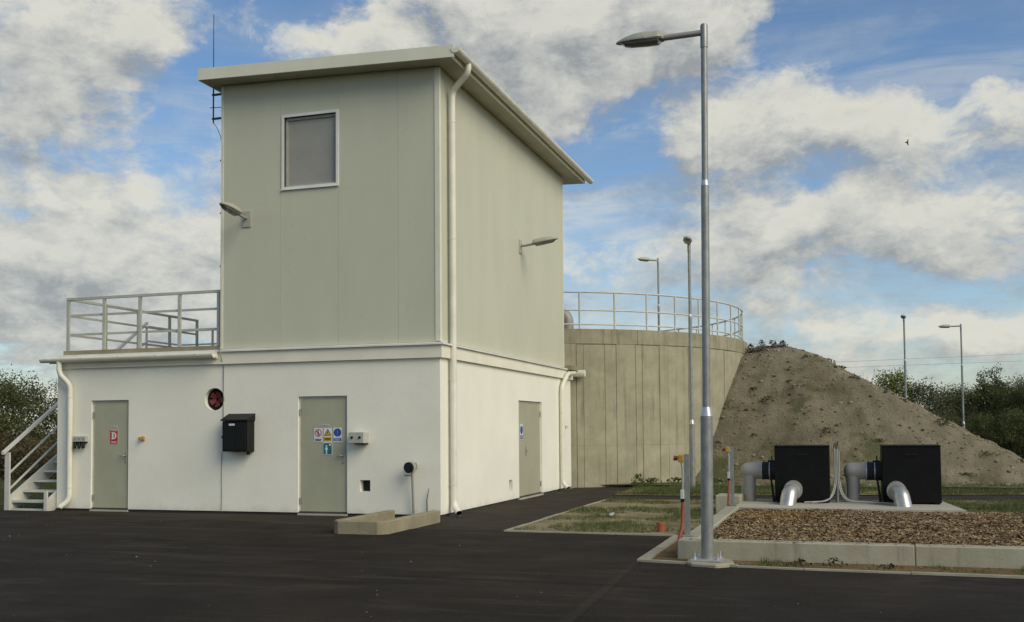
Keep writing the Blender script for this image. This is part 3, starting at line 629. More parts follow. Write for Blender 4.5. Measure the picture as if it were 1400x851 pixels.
# ------------------------------------------------------------------ things on the walls
def wall_lamp_at(label, M, origin):
    o = thing('wall_lamp', label, 'wall lamp', origin, 'wall lamps on the tower')
    def bl(mb, nm, m, par=None): return mb.xf(M).build(nm, m, par or o)
    bl(MB().bbox(-0.09, 0.09, -0.02, -0.002, -0.15, 0.15, 0.004), 'base_plate', 'lamp_shell')
    bl(MB().pipe_bend([(0, -0.02, 0.02), (0, -0.12, 0.02), (0, -0.34, 0.05)], 0.026, 0.05, 10), 'arm', 'dull_pipe')
    hd = lamp_head_mb()
    T = Matrix.Translation((0, -0.30, 0.045)) @ Matrix.Rotation(-math.pi / 2, 4, 'Z') @ Matrix.Rotation(rad(-9), 4, 'Y') @ Matrix.Scale(1.0, 4)
    s_ = bl(hd[0].xf(T), 'lamp_head', 'lamp_shell'); bl(hd[1].xf(T), 'lens', 'lamp_glass', s_); bl(hd[2].xf(T), 'rim', 'dull_pipe', s_)
    return o
def lamp_head_mb():
    """cobra style head pointing along +X from origin, 0.56 long"""
    secs = [(0.0, 0.06, 0.062), (0.015, 0.085, 0.082), (0.06, 0.102, 0.092), (0.22, 0.108, 0.095), (0.32, 0.102, 0.088), (0.42, 0.085, 0.064), (0.50, 0.06, 0.034), (0.555, 0.03, 0.010)]
    def loft(top):
        mb = MB(); n = 8; R = []
        for (x, wv, hv) in secs:
            R.append([(x, wv * math.cos(math.pi * k / n), top * (hv * math.sin(math.pi * k / n) ** 0.5)) for k in range(n + 1)])
        for i in range(len(R) - 1):
            mb.add(R[i] + R[i + 1], [(k, k + 1, n + 2 + k, n + 1 + k) if top > 0 else (k + n + 1, n + 2 + k, k + 1, k) for k in range(n)], True)
        mb.add(R[0], [tuple(range(n + 1))]); return mb
    shell = loft(1.0)
    secs = [(0.03, 0.075, 0.0), (0.06, 0.09, 0.062), (0.20, 0.095, 0.068), (0.40, 0.08, 0.066), (0.46, 0.065, 0.056), (0.53, 0.035, 0.0)]
    lens = loft(-1.0)
    rim = MB().prism([(0.0, -0.06), (0.07, -0.092), (0.2, -0.107), (0.34, -0.102), (0.46, -0.077), (0.55, -0.04), (0.575, 0), (0.55, 0.04), (0.46, 0.077), (0.34, 0.102), (0.2, 0.107), (0.07, 0.092), (0.0, 0.06)], 2, -0.012, 0.0)
    return shell, lens, rim
wall_lamp_at('small grey lamp on the front face of the tower below the window', Matrix.Translation((-3.83, 0, 5.44)), (-3.83, 0, 5.44))
wall_lamp_at('small grey lamp on the right side face of the tower', Matrix.Translation((0, 4.78, 5.49)) @ RZ, (0, 4.78, 5.49))

# meter box
mb_ = thing('meter_box', 'black wall cabinet with a sloping lid and small white label on the front wall', 'cabinet', (-4.05, -0.1, 1.1))
MB().bbox(-4.33, -3.80, -0.24, -0.002, 1.14, 1.70, 0.008).xf(Matrix.Translation((0.145, 0, 0))).build('body', 'black_plastic', mb_)
MB().prism([(-0.275, 1.703), (-0.275, 1.722), (-0.004, 1.835), (-0.004, 1.703)], 0, -4.345, -3.785).xf(Matrix.Translation((0.145, 0, 0))).build('lid', 'black_plastic', mb_)
MB().bbox(-4.30, -4.075, -0.252, -0.241, 1.17, 1.67, 0.004).xf(Matrix.Translation((0.145, 0, 0))).build('cabinet_door', 'black_plastic', mb_)
MB().bbox(-4.065, -3.83, -0.252, -0.241, 1.17, 1.67, 0.004).xf(Matrix.Translation((0.145, 0, 0))).build('cabinet_door', 'black_plastic', mb_)
MB().box(-4.18, -4.06, -0.256, -0.2525, 1.615, 1.65).xf(Matrix.Translation((0.145, 0, 0))).build('label_plate', 'sign_white', mb_)
MB().bbox(-4.36, -4.325, -0.22, -0.16, 1.38, 1.43, 0.005).xf(Matrix.Translation((0.145, 0, 0))).build('latch', 'black_plastic', mb_)
MB().tube([(-3.87, -0.1, 1.145), (-3.87, -0.1, 1.08)], 0.03, 10).xf(Matrix.Translation((0.145, 0, 0))).build('cable_gland', 'black_plastic', mb_)
# junction box
jb = thing('junction_box', 'grey plastic junction box with two dark knobs right of the middle door', 'junction box', (-1.57, -0.1, 1.27))
MB().bbox(-1.74, -1.44, -0.20, -0.002, 1.28, 1.48, 0.012, 2).xf(Matrix.Translation((0.085, 0, 0))).build('housing', 'box_grey', jb)
MB().bbox(-1.735, -1.445, -0.212, -0.201, 1.285, 1.475, 0.005).xf(Matrix.Translation((0.085, 0, 0))).build('cover', 'box_grey', jb)
for x in (-1.665, -1.515): MB().disc((x, -0.2125, 1.385), 0.022, 1, 14, 0.015).xf(Matrix.Translation((0.085, 0, 0))).build('knob', 'black_plastic', jb)
MB().bbox(-1.64, -1.44, -0.16, -0.02, 1.26, 1.279, 0.004).xf(Matrix.Translation((0.085, 0, 0))).build('gland_plate', 'black_plastic', jb)
# socket strip
ss = thing('socket_box', 'white socket strip with three black sockets between downpipe and left door', 'socket box', (-7.54, -0.05, 1.3))
MB().bbox(-7.69, -7.39, -0.075, -0.002, 1.33, 1.44, 0.008).xf(Matrix.Translation((0.05, 0, 0))).build('housing', 'box_grey', ss)
MB().bbox(-7.69, -7.39, -0.085, -0.002, 1.315, 1.328, 0.003).xf(Matrix.Translation((0.05, 0, 0))).build('rail', 'black_plastic', ss)
for x in (-7.64, -7.54, -7.44):
    MB().tube([(x, -0.05, 1.318), (x, -0.075, 1.26), (x + 0.02, -0.10, 1.215)], [0.03, 0.032, 0.028], 10).xf(Matrix.Translation((0.05, 0, 0))).build('socket', 'black_plastic', ss)
    MB().disc((x, -0.0755, 1.39), 0.022, 1, 12, 0.004).xf(Matrix.Translation((0.05, 0, 0))).build('cover', 'dull_pipe', ss)
eb = thing('emergency_button', 'small yellow emergency knob on the wall right of the left door', 'switch', (-6.07, -0.03, 1.39))
MB().bbox(-6.095, -6.025, -0.045, -0.002, 1.35, 1.43, 0.008).build('housing', 'yellow_plastic', eb)
MB().tube([(-6.08, -0.05, 1.385), (-6.08, -0.10, 1.385)], [0.022, 0.032], 12).build('knob', 'yellow_plastic', eb)
MB().disc((-6.12, -0.02, 1.40), 0.022, 0, 10, 0.03).build('gland', 'yellow_plastic', eb)
# small cable clip on side wall end
cl = thing('wall_hook', 'tiny dark hook on the side wall beside the rear downpipe', 'hook', (0, 8.55, 1.55))
MB().bbox(0.002, 0.012, 8.52, 8.58, 1.51, 1.59, 0.003).build('plate', 'steel', cl); MB().pipe_bend([(0.012, 8.55, 1.57), (0.06, 8.55, 1.56), (0.06, 8.55, 1.52)], 0.008, 0.02, 8).build('hook', 'steel', cl)
# antenna + cable
an = thing('antenna', 'thin whip antenna standing on brackets at the left edge of the tower', 'antenna', (-4.63, 0.1, 7.36))
MB().tube([(-4.63, 0.1, 7.36), (-4.63, 0.1, 8.2)], 0.014, 8).tube([(-4.63, 0.1, 8.2), (-4.63, 0.1, 9.46)], [0.010, 0.007], 6).build('mast', 'wire', an)
for z in (7.44, 7.90): MB().box(-4.655, -4.387, 0.085, 0.125, z - 0.016, z + 0.016).build('bracket', 'wire', an)
MB().tube([(-4.70, 0.1, 7.66), (-4.387, 0.1, 7.64)], 0.007, 6).build('bracket', 'wire', an)
cp = [(-4.63, 0.1, 7.36), (-4.56, 0.1, 7.28), (-4.46, 0.09, 7.08), (-4.41, 0.06, 6.85), (-4.402, 0.03, 6.6), (-4.400, 0.02, 5.2), (-4.402, 0.02, 4.0), (-4.40, 0.02, 3.13), (-4.33, -0.115, 3.03), (-4.32, -0.115, 2.95), (-4.315, -0.075, 2.85), (-4.31, -0.012, 2.70), (-4.312, -0.012, 2.0), (-4.312, -0.012, 1.74)]
MB().tube(cp, 0.0065, 6).build('cable', 'grey_cable', an)
for z in (6.6, 5.6, 4.6): MB().box(-4.417, -4.388, 0.005, 0.035, z - 0.012, z + 0.012).build('clip', 'wire', an)
wc = MB().tube([(-4.34, -0.012, 1.13), (-4.345, -0.012, 0.7), (-4.338, -0.012, 0.3), (-4.35, -0.010, 0.02)], 0.005, 6).build('wall_cable', 'grey_cable')
tag(wc, 'thin dark cable running down the wall below the black cabinet', 'cable')

# ---- safety signs (flat printed plates)
def sign(label, x, z, w_, h_, parts, M=None, y=0.037, mat_='sign_white', nm='safety_sign', grp='safety signs on the doors'):
    M = M or Matrix.Identity(4)
    loc = tuple(M @ Vector((x, y, z)))
    o = thing(nm, label, 'sign', loc, grp)
    MB().box(x - w_ / 2, x + w_ / 2, y - 0.004, y - 0.001, z - h_ / 2, z + h_ / 2).xf(M).build('plate', mat_, o)
    for i, (name, m_, fn) in enumerate(parts):
        q = MB(); fn(q, y - 0.0045); q.xf(M).build(name, m_, o)
    return o
def rect(a, b_, c, d): return lambda q, y: q.box(a, b_, y - 0.002, y, c, d)
def poly(p, dy=0.0): return lambda q, y: q.prism(p, 1, y - 0.002 - dy, y - dy)
def disc(x, z, r, dy=0.0): return lambda q, y: q.disc((x, y - dy, z), r, 1, 24, 0.002)
def ring(x, z, r, wd, dy=0.0):
    def f(q, y):
        n = 24
        for k in range(n):
            a, c = 2 * math.pi * k / n, 2 * math.pi * (k + 1) / n
            q.prism([(x + r * math.cos(a), z + r * math.sin(a)), (x + r * math.cos(c), z + r * math.sin(c)), (x + (r - wd) * math.cos(c), z + (r - wd) * math.sin(c)), (x + (r - wd) * math.cos(a), z + (r - wd) * math.sin(a))], 1, y - 0.002 - dy, y - dy)
    return f
def several(*fs):
    def f(q, y):
        for k in fs: k(q, y)
    return f
def lines(x0, x1, z, n, dz, th):
    def f(q, y):
        for k in range(n): q.box(x0 + 0.006 * (k % 2), x1 - 0.008 * (k % 2), y - 0.0045, y - 0.0025, z - k * dz - th, z - k * dz)
    return f
def figure(x, z, s):
    def f(q, y):
        q.disc((x, y - 0.0025, z + 0.40 * s), 0.10 * s, 1, 14, 0.002)
        q.prism([(x - 0.10 * s, z + 0.27 * s), (x + 0.10 * s, z + 0.27 * s), (x + 0.20 * s, z - 0.02 * s), (x + 0.13 * s, z - 0.03 * s), (x + 0.09 * s, z + 0.1 * s), (x + 0.08 * s, z - 0.5 * s), (x + 0.01 * s, z - 0.5 * s), (x, z - 0.08 * s), (x - 0.01 * s, z - 0.5 * s), (x - 0.08 * s, z - 0.5 * s), (x - 0.09 * s, z + 0.1 * s), (x - 0.13 * s, z - 0.03 * s), (x - 0.20 * s, z - 0.02 * s)], 1, y - 0.0045, y - 0.0025)
    return f
# red D sign on left door
def letter_D(q, y):
    x, z, s = -6.768, 1.445, 0.135
    y -= 0.0025
    q.prism([(x - 0.42 * s, z + 0.5 * s), (x - 0.42 * s, z + 0.42 * s), (x - 0.32 * s, z + 0.40 * s), (x - 0.32 * s, z - 0.40 * s), (x - 0.42 * s, z - 0.42 * s), (x - 0.42 * s, z - 0.5 * s), (x - 0.06 * s, z - 0.5 * s), (x - 0.06 * s, z + 0.5 * s)], 1, y - 0.002, y)
    n = 10; o_ = [(x - 0.06 * s + 0.50 * s * math.cos(a), z + 0.5 * s * math.sin(a)) for a in [math.pi / 2 - math.pi * k / n for k in range(n + 1)]]
    i_ = [(x - 0.06 * s + 0.24 * s * math.cos(a), z + 0.40 * s * math.sin(a)) for a in [-math.pi / 2 + math.pi * k / n for k in range(n + 1)]]
    q.prism(o_ + i_, 1, y - 0.002, y)
sign('red notice with white capital D on the left front door', -6.765, 1.425, 0.185, 0.29, [('red_field', 'sign_red', rect(-6.853, -6.677, 1.288, 1.562)), ('letter', 'sign_white', letter_D), ('print', 'sign_white', several(lines(-6.83, -6.70, 1.545, 1, 0.02, 0.010), lines(-6.83, -6.70, 1.335, 2, 0.02, 0.008)))])
sign('small pale nameplate above the red notice on the left door', -6.765, 1.615, 0.15, 0.04, [('print', 'dull_pipe', lines(-6.82, -6.71, 1.622, 1, 0.02, 0.009))], mat_='nameplate', nm='nameplate')
sign('white prohibition sign with red circle on the middle door', -2.37, 1.43, 0.165, 0.25, [
    ('ring', 'sign_red', ring(-2.37, 1.47, 0.068, 0.014)),
    ('figure', 'sign_black', figure(-2.37, 1.47, 0.085)), ('bar', 'sign_red', poly([(-2.42, 1.515), (-2.412, 1.523), (-2.32, 1.428), (-2.328, 1.42)], 0.005)),
    ('print', 'sign_black', lines(-2.435, -2.305, 1.362, 2, 0.024, 0.012))])
sign('warning sign with yellow triangle and yellow caption on the middle door', -2.18, 1.425, 0.165, 0.26, [
    ('triangle', 'sign_black', poly([(-2.253, 1.42), (-2.107, 1.42), (-2.18, 1.543)])), ('triangle_field', 'sign_yellow', poly([(-2.232, 1.432), (-2.128, 1.432), (-2.18, 1.519)], 0.002)),
    ('exclamation', 'sign_black', several(poly([(-2.187, 1.49), (-2.173, 1.49), (-2.176, 1.455), (-2.184, 1.455)], 0.005), rect(-2.186, -2.174, 1.438, 1.449))),
    ('caption_field', 'sign_yellow', rect(-2.255, -2.105, 1.318, 1.398)), ('print', 'sign_black', lines(-2.245, -2.115, 1.375, 2, 0.022, 0.012))])
sign('mandatory sign with blue disc and blue caption on the middle door', -1.985, 1.43, 0.165, 0.26, [
    ('disc', 'sign_blue', disc(-1.985, 1.475, 0.074)), ('figure', 'sign_caption', figure(-1.985, 1.475, 0.10)),
    ('caption_field', 'sign_blue', rect(-2.06, -1.91, 1.322, 1.376)), ('print', 'sign_white', lines(-2.045, -1.925, 1.362, 2, 0.02, 0.008))])
sign('green emergency shower sign with white figure under the yellow warning sign', -2.185, 1.185, 0.19, 0.225, [
    ('green_field', 'sign_green', rect(-2.268, -2.102, 1.085, 1.285)), ('figure', 'sign_white', figure(-2.205, 1.17, 0.16)),
    ('shower_head', 'sign_white', several(disc(-2.135, 1.255, 0.02, 0.0025), rect(-2.215, -2.135, 1.268, 1.276)))])
sign('small pale nameplate above the three signs on the middle door', -2.235, 1.605, 0.17, 0.042, [('print', 'dull_pipe', lines(-2.305, -2.165, 1.613, 1, 0.02, 0.01))], mat_='nameplate', nm='nameplate')
sign('blue round mandatory sign on the side wall double door', 4.88, 1.45, 0.20, 0.34, [
    ('disc', 'sign_blue', disc(4.88, 1.49, 0.09)), ('figure', 'sign_caption', figure(4.88, 1.49, 0.12)), ('caption_field', 'sign_blue', rect(4.79, 4.97, 1.295, 1.375)), ('print', 'sign_white', lines(4.80, 4.95, 1.35, 2, 0.025, 0.009))], RZ)

# ---- hose outlet, trough
va = thing('hose_outlet', 'steel hose outlet with coupling and thin drain pipe on the front wall', 'valve', (-0.58, -0.05, 0.2))
MB().tube([(-0.56, -0.002, 0.87), (-0.56, -0.10, 0.87)], 0.04, 12).xf(Matrix.Translation((0.09, 0, 0))).build('pipe', 'dull_pipe', va)
MB().tube([(-0.56, -0.10, 0.87), (-0.57, -0.15, 0.868), (-0.58, -0.22, 0.862)], [0.085, 0.098, 0.094], 18).xf(Matrix.Translation((0.09, 0, 0))).build('coupling', 'zinc_pipe', va)
MB().tube([(-0.58, -0.221, 0.862), (-0.585, -0.25, 0.860)], [0.096, 0.096], 18).xf(Matrix.Translation((0.09, 0, 0))).build('coupling_ring', 'rubber', va)
MB().tube([(-0.585, -0.2505, 0.860), (-0.586, -0.252, 0.860)], 0.064, 16).xf(Matrix.Translation((0.09, 0, 0))).build('bore', 'dark_void', va)
MB().tube([(-0.50, -0.12, 0.95), (-0.47, -0.13, 0.90), (-0.47, -0.13, 0.84)], 0.010, 6).xf(Matrix.Translation((0.09, 0, 0))).build('lug', 'dull_pipe', va)
MB().tube([(-0.565, -0.12, 0.80), (-0.565, -0.12, 0.70), (-0.565, -0.06, 0.02)], 0.022, 8).xf(Matrix.Translation((0.09, 0, 0))).build('drain_pipe', 'dull_pipe', va)
MB().box(-0.71, -0.55, -0.135, -0.11, 0.71, 0.735).xf(Matrix.Translation((0.09, 0, 0))).build('lever', 'dull_pipe', va)
rc = MB().tube([(0.0 - 0.24, -0.03, 0.10), (-0.235, -0.05, 0.3), (-0.20, -0.04, 0.50)], [0.010, 0.009, 0.005], 6).build('cable_stub', 'wire')
tag(rc, 'short bent dark cable end sticking up behind the concrete trough', 'cable')
tr = thing('concrete_trough', 'low U shaped concrete drain trough set against the front wall', 'trough', (-0.1, -2, 0))
def rough_prism(poly_, z0, z1, jit=0.006, cut=0.25):
    mb = MB().prism(poly_, 2, z0, z1); bm = bmesh.new(); me = bpy.data.meshes.new('t'); me.from_pydata(mb.v, [], mb.f); bm.from_mesh(me); bpy.data.meshes.remove(me)
    bmesh.ops.remove_doubles(bm, verts=bm.verts, dist=1e-5); bmesh.ops.bevel(bm, geom=list(bm.edges), offset=0.012, segments=1, affect='EDGES')
    bmesh.ops.triangulate(bm, faces=bm.faces)
    for _ in range(3):
        bmesh.ops.subdivide_edges(bm, edges=[e for e in bm.edges if e.calc_length() > cut], cuts=1)
        bmesh.ops.triangulate(bm, faces=bm.faces)
    for q in bm.verts: q.co += Vector([noise.noise(q.co * 5 + Vector((k * 7, 0, 0))) * jit for k in range(3)])
    return MB().bm(bm)
rough_prism([(-0.56, -0.95), (-0.56, -2.86), (-0.44, -2.98), (0.20, -2.98), (0.32, -2.86), (0.32, -0.82), (0.19, -0.82), (0.19, -2.80), (-0.43, -2.80), (-0.43, -0.95)], -0.02, 0.19).build('rim_wall', 'trough_concrete', tr)
MB().box(-0.44, 0.20, -2.81, -0.82, -0.02, 0.05).build('floor', 'trough_concrete', tr)

# ------------------------------------------------------------------ tank
TK = 1.03   # distance factor of tank and bank
CX, CY = 6.5984, -16.6774
TC0 = Vector((-2.514, 14.413, 0)); TC = Vector((CX + (TC0.x - CX) * TK, CY + (TC0.y - CY) * TK, 0)); TR = 6.5 * TK; TH = 1.5 + 2.525 * TK
def far(x, y): return CX + (x - CX) * TK, CY + (y - CY) * TK
tank = thing('storage_tank', 'large round board marked concrete tank behind the building', 'tank', tuple(TC))
def arc_slab(mb, r0, r1, a0, a1, z0, z1, step=2.5):
    n = max(1, int(abs(a1 - a0) / step + 0.5)); P = []
    for k in range(n + 1):
        a = rad(a0 + (a1 - a0) * k / n); c, s_ = math.cos(a), math.sin(a)
        P += [(TC.x + r0 * c, TC.y + r0 * s_, z0), (TC.x + r1 * c, TC.y + r1 * s_, z0), (TC.x + r1 * c, TC.y + r1 * s_, z1), (TC.x + r0 * c, TC.y + r0 * s_, z1)]
    fs = [(0, 1, 2, 3), (4 * n + 3, 4 * n + 2, 4 * n + 1, 4 * n)]
    for k in range(n):
        o = 4 * k
        for i in range(4): fs.append((o + i, o + 4 + i, o + 4 + (i + 1) % 4, o + (i + 1) % 4))
    full = abs(a1 - a0) >= 359.9
    mb.add(P, fs[2:] if full else fs); return mb
arc_slab(MB(), TR - 0.35, TR - 0.02, 0, 360, -0.05, TH - 0.03).build('wall_core', 'groove', tank)
arc_slab(MB(), 0.02, TR - 0.34, 0, 360, TH - 0.25, TH - 0.12).build('deck', 'slab_concrete', tank)
ed = [-90, -84, -79, -74, -70.6, -67.4, -64.4, -62.8, -57.8, -55.1, -50.3, -48.6, -44.0, -41.5, -36.6, -35.1, -29.9, -23.1, -20.4, -15.7, -11.2, -6, 0, 6]
random.seed(11)
for a, b_ in zip(ed, ed[1:]):
    d = random.uniform(-0.007, 0.008)
    arc_slab(MB(), TR - 0.03, TR + d, a + 0.05, b_ - 0.05, -0.05, 1.072).build('wall_panel', 'tank_concrete', tank)
    arc_slab(MB(), TR - 0.03, TR + d + random.uniform(-0.003, 0.003), a + 0.05, b_ - 0.05, 1.076, TH - 0.402 + random.uniform(-0.012, 0.012)).build('wall_panel', 'tank_concrete', tank)
arc_slab(MB(), TR - 0.03, TR, 6.1, 269.9, -0.05, TH - 0.41, 4).build('wall_panel', 'tank_concrete', tank)
a = -92.0
while a < 12:
    b_ = a + random.uniform(7, 10)
    arc_slab(MB(), TR - 0.36, TR + 0.004 + random.uniform(-0.004, 0.004), a + 0.03, b_ - 0.03, TH - 0.385, TH).build('rim', 'rim_concrete', tank); a = b_
arc_slab(MB(), TR - 0.36, TR + 0.002, a + 0.03, 267.97, TH - 0.385, TH, 4).build('rim', 'rim_concrete', tank)
trl = thing('tank_railing', 'pale steel railing running round the rim of the concrete tank', 'railing', (TC.x, TC.y, TH))
RR_ = TR - 0.12
for k in range(43):
    a = rad(-71.67 + 8.372 * k); c, s_ = math.cos(a), math.sin(a); x, y = TC.x + RR_ * c, TC.y + RR_ * s_
    MB().tube([(x, y, TH), (x, y, TH + 0.967)], 0.026, 8).build('post', 'rail_light', trl)
    MB().bbox(x - 0.06, x + 0.06, y - 0.06, y + 0.06, TH, TH + 0.012, 0.003).build('foot_plate', 'rail_light', trl) if k < 12 else None
for z, r in ((TH + 0.977, 0.026), (TH + 0.50, 0.021), (TH + 0.13, 0.021)):
    n = 150; mb = MB(); mb.tube([(TC.x + RR_ * math.cos(2 * math.pi * k / n), TC.y + RR_ * math.sin(2 * math.pi * k / n), z) for k in range(n + 1)], r, 8, caps=False)
    mb.build('rail', 'rail_light', trl)
tp = thing('vent_pipe', 'thick grey pipe bend rising over the tank rim beside the tower', 'pipe', (-0.33, 10.1, TH))
MB().pipe_bend([(-0.33, 10.13, TH - 0.1), (-0.33, 10.13, TH + 0.52), (-1.9, 10.13, TH + 0.52)], 0.165, 0.32, 16, 8).build('bend', 'dull_pipe', tp)
MB().tube([(-0.33, 10.13, TH - 0.13), (-0.33, 10.13, TH + 0.04)], 0.21, 18).build('flange', 'dull_pipe', tp)

# ------------------------------------------------------------------ earth bank
HF = [(0, 0), (0.4, 0.44), (0.85, 1.12), (1.35, 1.87), (1.9, 2.56), (3.0, 3.5), (4.2, 3.98), (6, 4.1), (60, 4.1)]
def lerp_tab(t, x):
    for (a, b_), (c, d) in zip(t, t[1:]):
        if x <= c: return b_ + (d - b_) * max(0, x - a) / (c - a)
    return t[-1][1]
def vfoot(x):
    if x < 2.8: return 10.75 + (2.8 - x) * 1.1
    return lerp_tab([(2.8, 10.75), (3.6, 10.55), (5.7, 10.05), (9, 10.35), (12, 11.2), (15, 13)], x)
def bank_h(x, y):
    x = CX + (x - CX) / TK; y = CY + (y - CY) / TK
    r = math.hypot(x - TC0.x, y - TC0.y)
    hr = 4.25 - 0.56 * max(0, r - 7.15); d2 = max(0, 0.55 - abs(hr - 3.93)); hr = min(hr, 3.93) - d2 * d2 / 2.2
    hf = lerp_tab(HF, max(0, y - vfoot(x)))
    if x < 0: hr = min(hr, 2.3)
    h = min(hf, hr)
    k = 0.25; d = abs(hf - hr)
    if d < k: h -= (k - d) ** 2 / (4 * k)
    toe = max(h, 0); 
    if h < 0.6: toe = 0.6 * max(0, (h + 0.25) / 0.85) ** 1.5
    return toe * TK
def bank_z(x, y):
    h = bank_h(x, y)
    p = Vector((x, y, 0)); amp = min(1, h / 0.6)
    nz = noise.fractal(p * 0.7, 1.0, 2.0, 4) * 0.13 + noise.fractal(p * 2.6, 0.9, 2.1, 4) * 0.075 + noise.fractal(p * 8, 0.8, 2.0, 3) * 0.022
    an = math.atan2(y - TC.y, x - TC.x); rr = math.hypot(x - TC.x, y - TC.y)
    gu = noise.fractal(Vector((an * 9, rr * 0.35, 3)), 0.9, 2.1, 4)
    nz -= 0.11 * max(0, gu) ** 1.2 * min(1, max(0, 4.3 - h))
    return h + nz * amp - 0.03
bk = MB(); X0, X1, Y0, Y1, stp = -6.0, 17.0, 9.6, 26.0, 0.11
nx = int((X1 - X0) / stp); ny = int((Y1 - Y0) / stp); idx = {}
for j in range(ny + 1):
    for i in range(nx + 1):
        x = X0 + i * stp; y = Y0 + j * stp
        r = math.hypot(x - TC.x, y - TC.y)
        z = bank_z(x, y)
        if r < TR - 0.25 or bank_h(x, y) <= 0.001: z = -0.09
        idx[i, j] = len(bk.v); bk.v.append((x, y, z))
for j in range(ny):
    for i in range(nx):
        q = (idx[i, j], idx[i + 1, j], idx[i + 1, j + 1], idx[i, j + 1])
        if all(bk.v[k][2] < -0.085 for k in q): continue
        bk.f.append(q); bk.sm.append(True)
struct(bk.build('earth_bank', 'soil_bank'))

# clods and stones on the bank
def icos(): 
    bm = bmesh.new(); bmesh.ops.create_icosphere(bm, subdivisions=1, radius=1); r = ([v.co.copy() for v in bm.verts], [[v.index for v in f.verts] for f in bm.faces]); bm.free(); return r
IV, IF = icos()
random.seed(21); cd = MB(); n = 0
while n < 1500:
    x = random.uniform(2.5, 12.5); y = random.uniform(9.9, 15.5)
    if bank_h(x, y) < 0.02 or math.hypot(x - TC.x, y - TC.y) < TR + 0.05: continue
    s_ = random.choice((0.018, 0.025, 0.035, 0.05)) * random.uniform(0.6, 1.4); z = bank_z(x, y)
    cd.add([(x + v.x * s_ * random.uniform(0.7, 1.2), y + v.y * s_ * random.uniform(0.7, 1.2), z + v.z * s_ * 0.7) for v in IV], IF); n += 1
stuff(cd.build('soil_clods', 'clod'))

# ------------------------------------------------------------------ filter bed
bed = thing('bed_wall', 'low pale concrete wall around the bark filled filter bed', 'retaining wall', (4.8, -4.7, 0))
BT = 0.22
def wallseg(x0, x1, y0, y1, z0, z1):
    return MB().bbox(x0, x1, y0, y1, z0, z1, 0.012)
xs = [4.78, 7.33, 9.05, 11.6, 14.2, 17]
for a, b_ in zip(xs, xs[1:]): wallseg(a + 0.0015, b_ - 0.0015, -4.72, -4.52, -0.2, BT).build('wall_segment', 'wall_concrete', bed)
for a, b_ in ((-4.517, -2.0), (-1.994, 0.66)): wallseg(4.78, 4.985, a, b_, -0.2, BT - 0.003).build('wall_segment', 'wall_concrete', bed)
sb = struct(MB().prism([(4.90, 0.664), (8.42, 0.664), (8.25, 2.75), (4.90, 2.75)], 2, -0.2, BT - 0.02).build('concrete_slab', 'slab_concrete'))
cb = rough_prism([(4.50, 1.55), (4.92, 1.55), (4.92, 2.2), (4.50, 2.2)], -0.05, 0.33, 0.004).build('concrete_block', 'wall_concrete')
tag(cb, 'small grey concrete block at the left end of the machine slab', 'block')
kerb([(8.42, 0.66), (16, 0.78)], 0.12, -0.1, 0.17)
# bark: bumpy bed plus chips
def chip_h(x, y): return 0.165 + 0.035 * noise.noise(Vector((x * 0.9, y * 0.9, 1))) + 0.018 * noise.noise(Vector((x * 3, y * 3, 5)))
bb = MB(); n1_, n2_ = 130, 60; ux0, ux1, vy0, vy1 = 4.96, 16.5, -4.53, 0.7
for j in range(n2_ + 1):
    for i in range(n1_ + 1):
        x = ux0 + (ux1 - ux0) * i / n1_; y = vy0 + (vy1 - vy0) * j / n2_; bb.v.append((x, y, chip_h(x, y) - 0.012))
for j in range(n2_):
    for i in range(n1_): bb.f.append((j * (n1_ + 1) + i, j * (n1_ + 1) + i + 1, (j + 1) * (n1_ + 1) + i + 1, (j + 1) * (n1_ + 1) + i)); bb.sm.append(True)
struct(bb.build('bark_bed', 'chip_base'))
random.seed(5); ch = MB()
for k in range(90000):
    x = random.uniform(5.0, 9.6 if k < 78000 else 13); y = random.uniform(-4.5, 0.66)
    if x > 8.4 and y > 0.6: continue
    L = random.uniform(0.009, 0.030) * (1.4 if random.random() < 0.1 else 1); wd = L * random.uniform(0.25, 0.6); th = random.uniform(0, 6.283); ti = random.gauss(0, 0.28); tj = random.gauss(0, 0.28)
    dx = Vector((math.cos(th) * math.cos(ti), math.sin(th) * math.cos(ti), math.sin(ti))); dy = Vector((-math.sin(th) * math.cos(tj), math.cos(th) * math.cos(tj), math.sin(tj)))
    c = Vector((x, y, chip_h(x, y) + random.uniform(-0.008, 0.02)))
    o = len(ch.v); ch.v += [tuple(c - dx * L - dy * wd), tuple(c + dx * L - dy * wd * 0.6), tuple(c + dx * L * 0.9 + dy * wd), tuple(c - dx * L * 0.8 + dy * wd * 0.7)]
    ch.f.append((o, o + 1, o + 2, o + 3)); ch.sm.append(False)
for k in range(260):                       # chips spilled over the wall and into the soil strip
    x = random.uniform(4.85, 9.6); on = random.random() < 0.45; y = random.uniform(-4.71, -4.54) if on else random.uniform(-5.2, -4.75)
    L = random.uniform(0.010, 0.026); th = random.uniform(0, 6.283); z = BT + 0.004 if on else 0.014
    dx = Vector((math.cos(th), math.sin(th), random.gauss(0, 0.1))) * L; dy = Vector((-math.sin(th), math.cos(th), random.gauss(0, 0.1))) * L * 0.45; c = Vector((x, y, z))
    o = len(ch.v); ch.v += [tuple(c - dx - dy), tuple(c + dx - dy), tuple(c + dx + dy), tuple(c - dx + dy)]; ch.f.append((o, o + 1, o + 2, o + 3)); ch.sm.append(False)
stuff(ch.build('bark_chips', 'wood_chip'))
gr = MB(); n = 0                           # loose grit on the tarmac
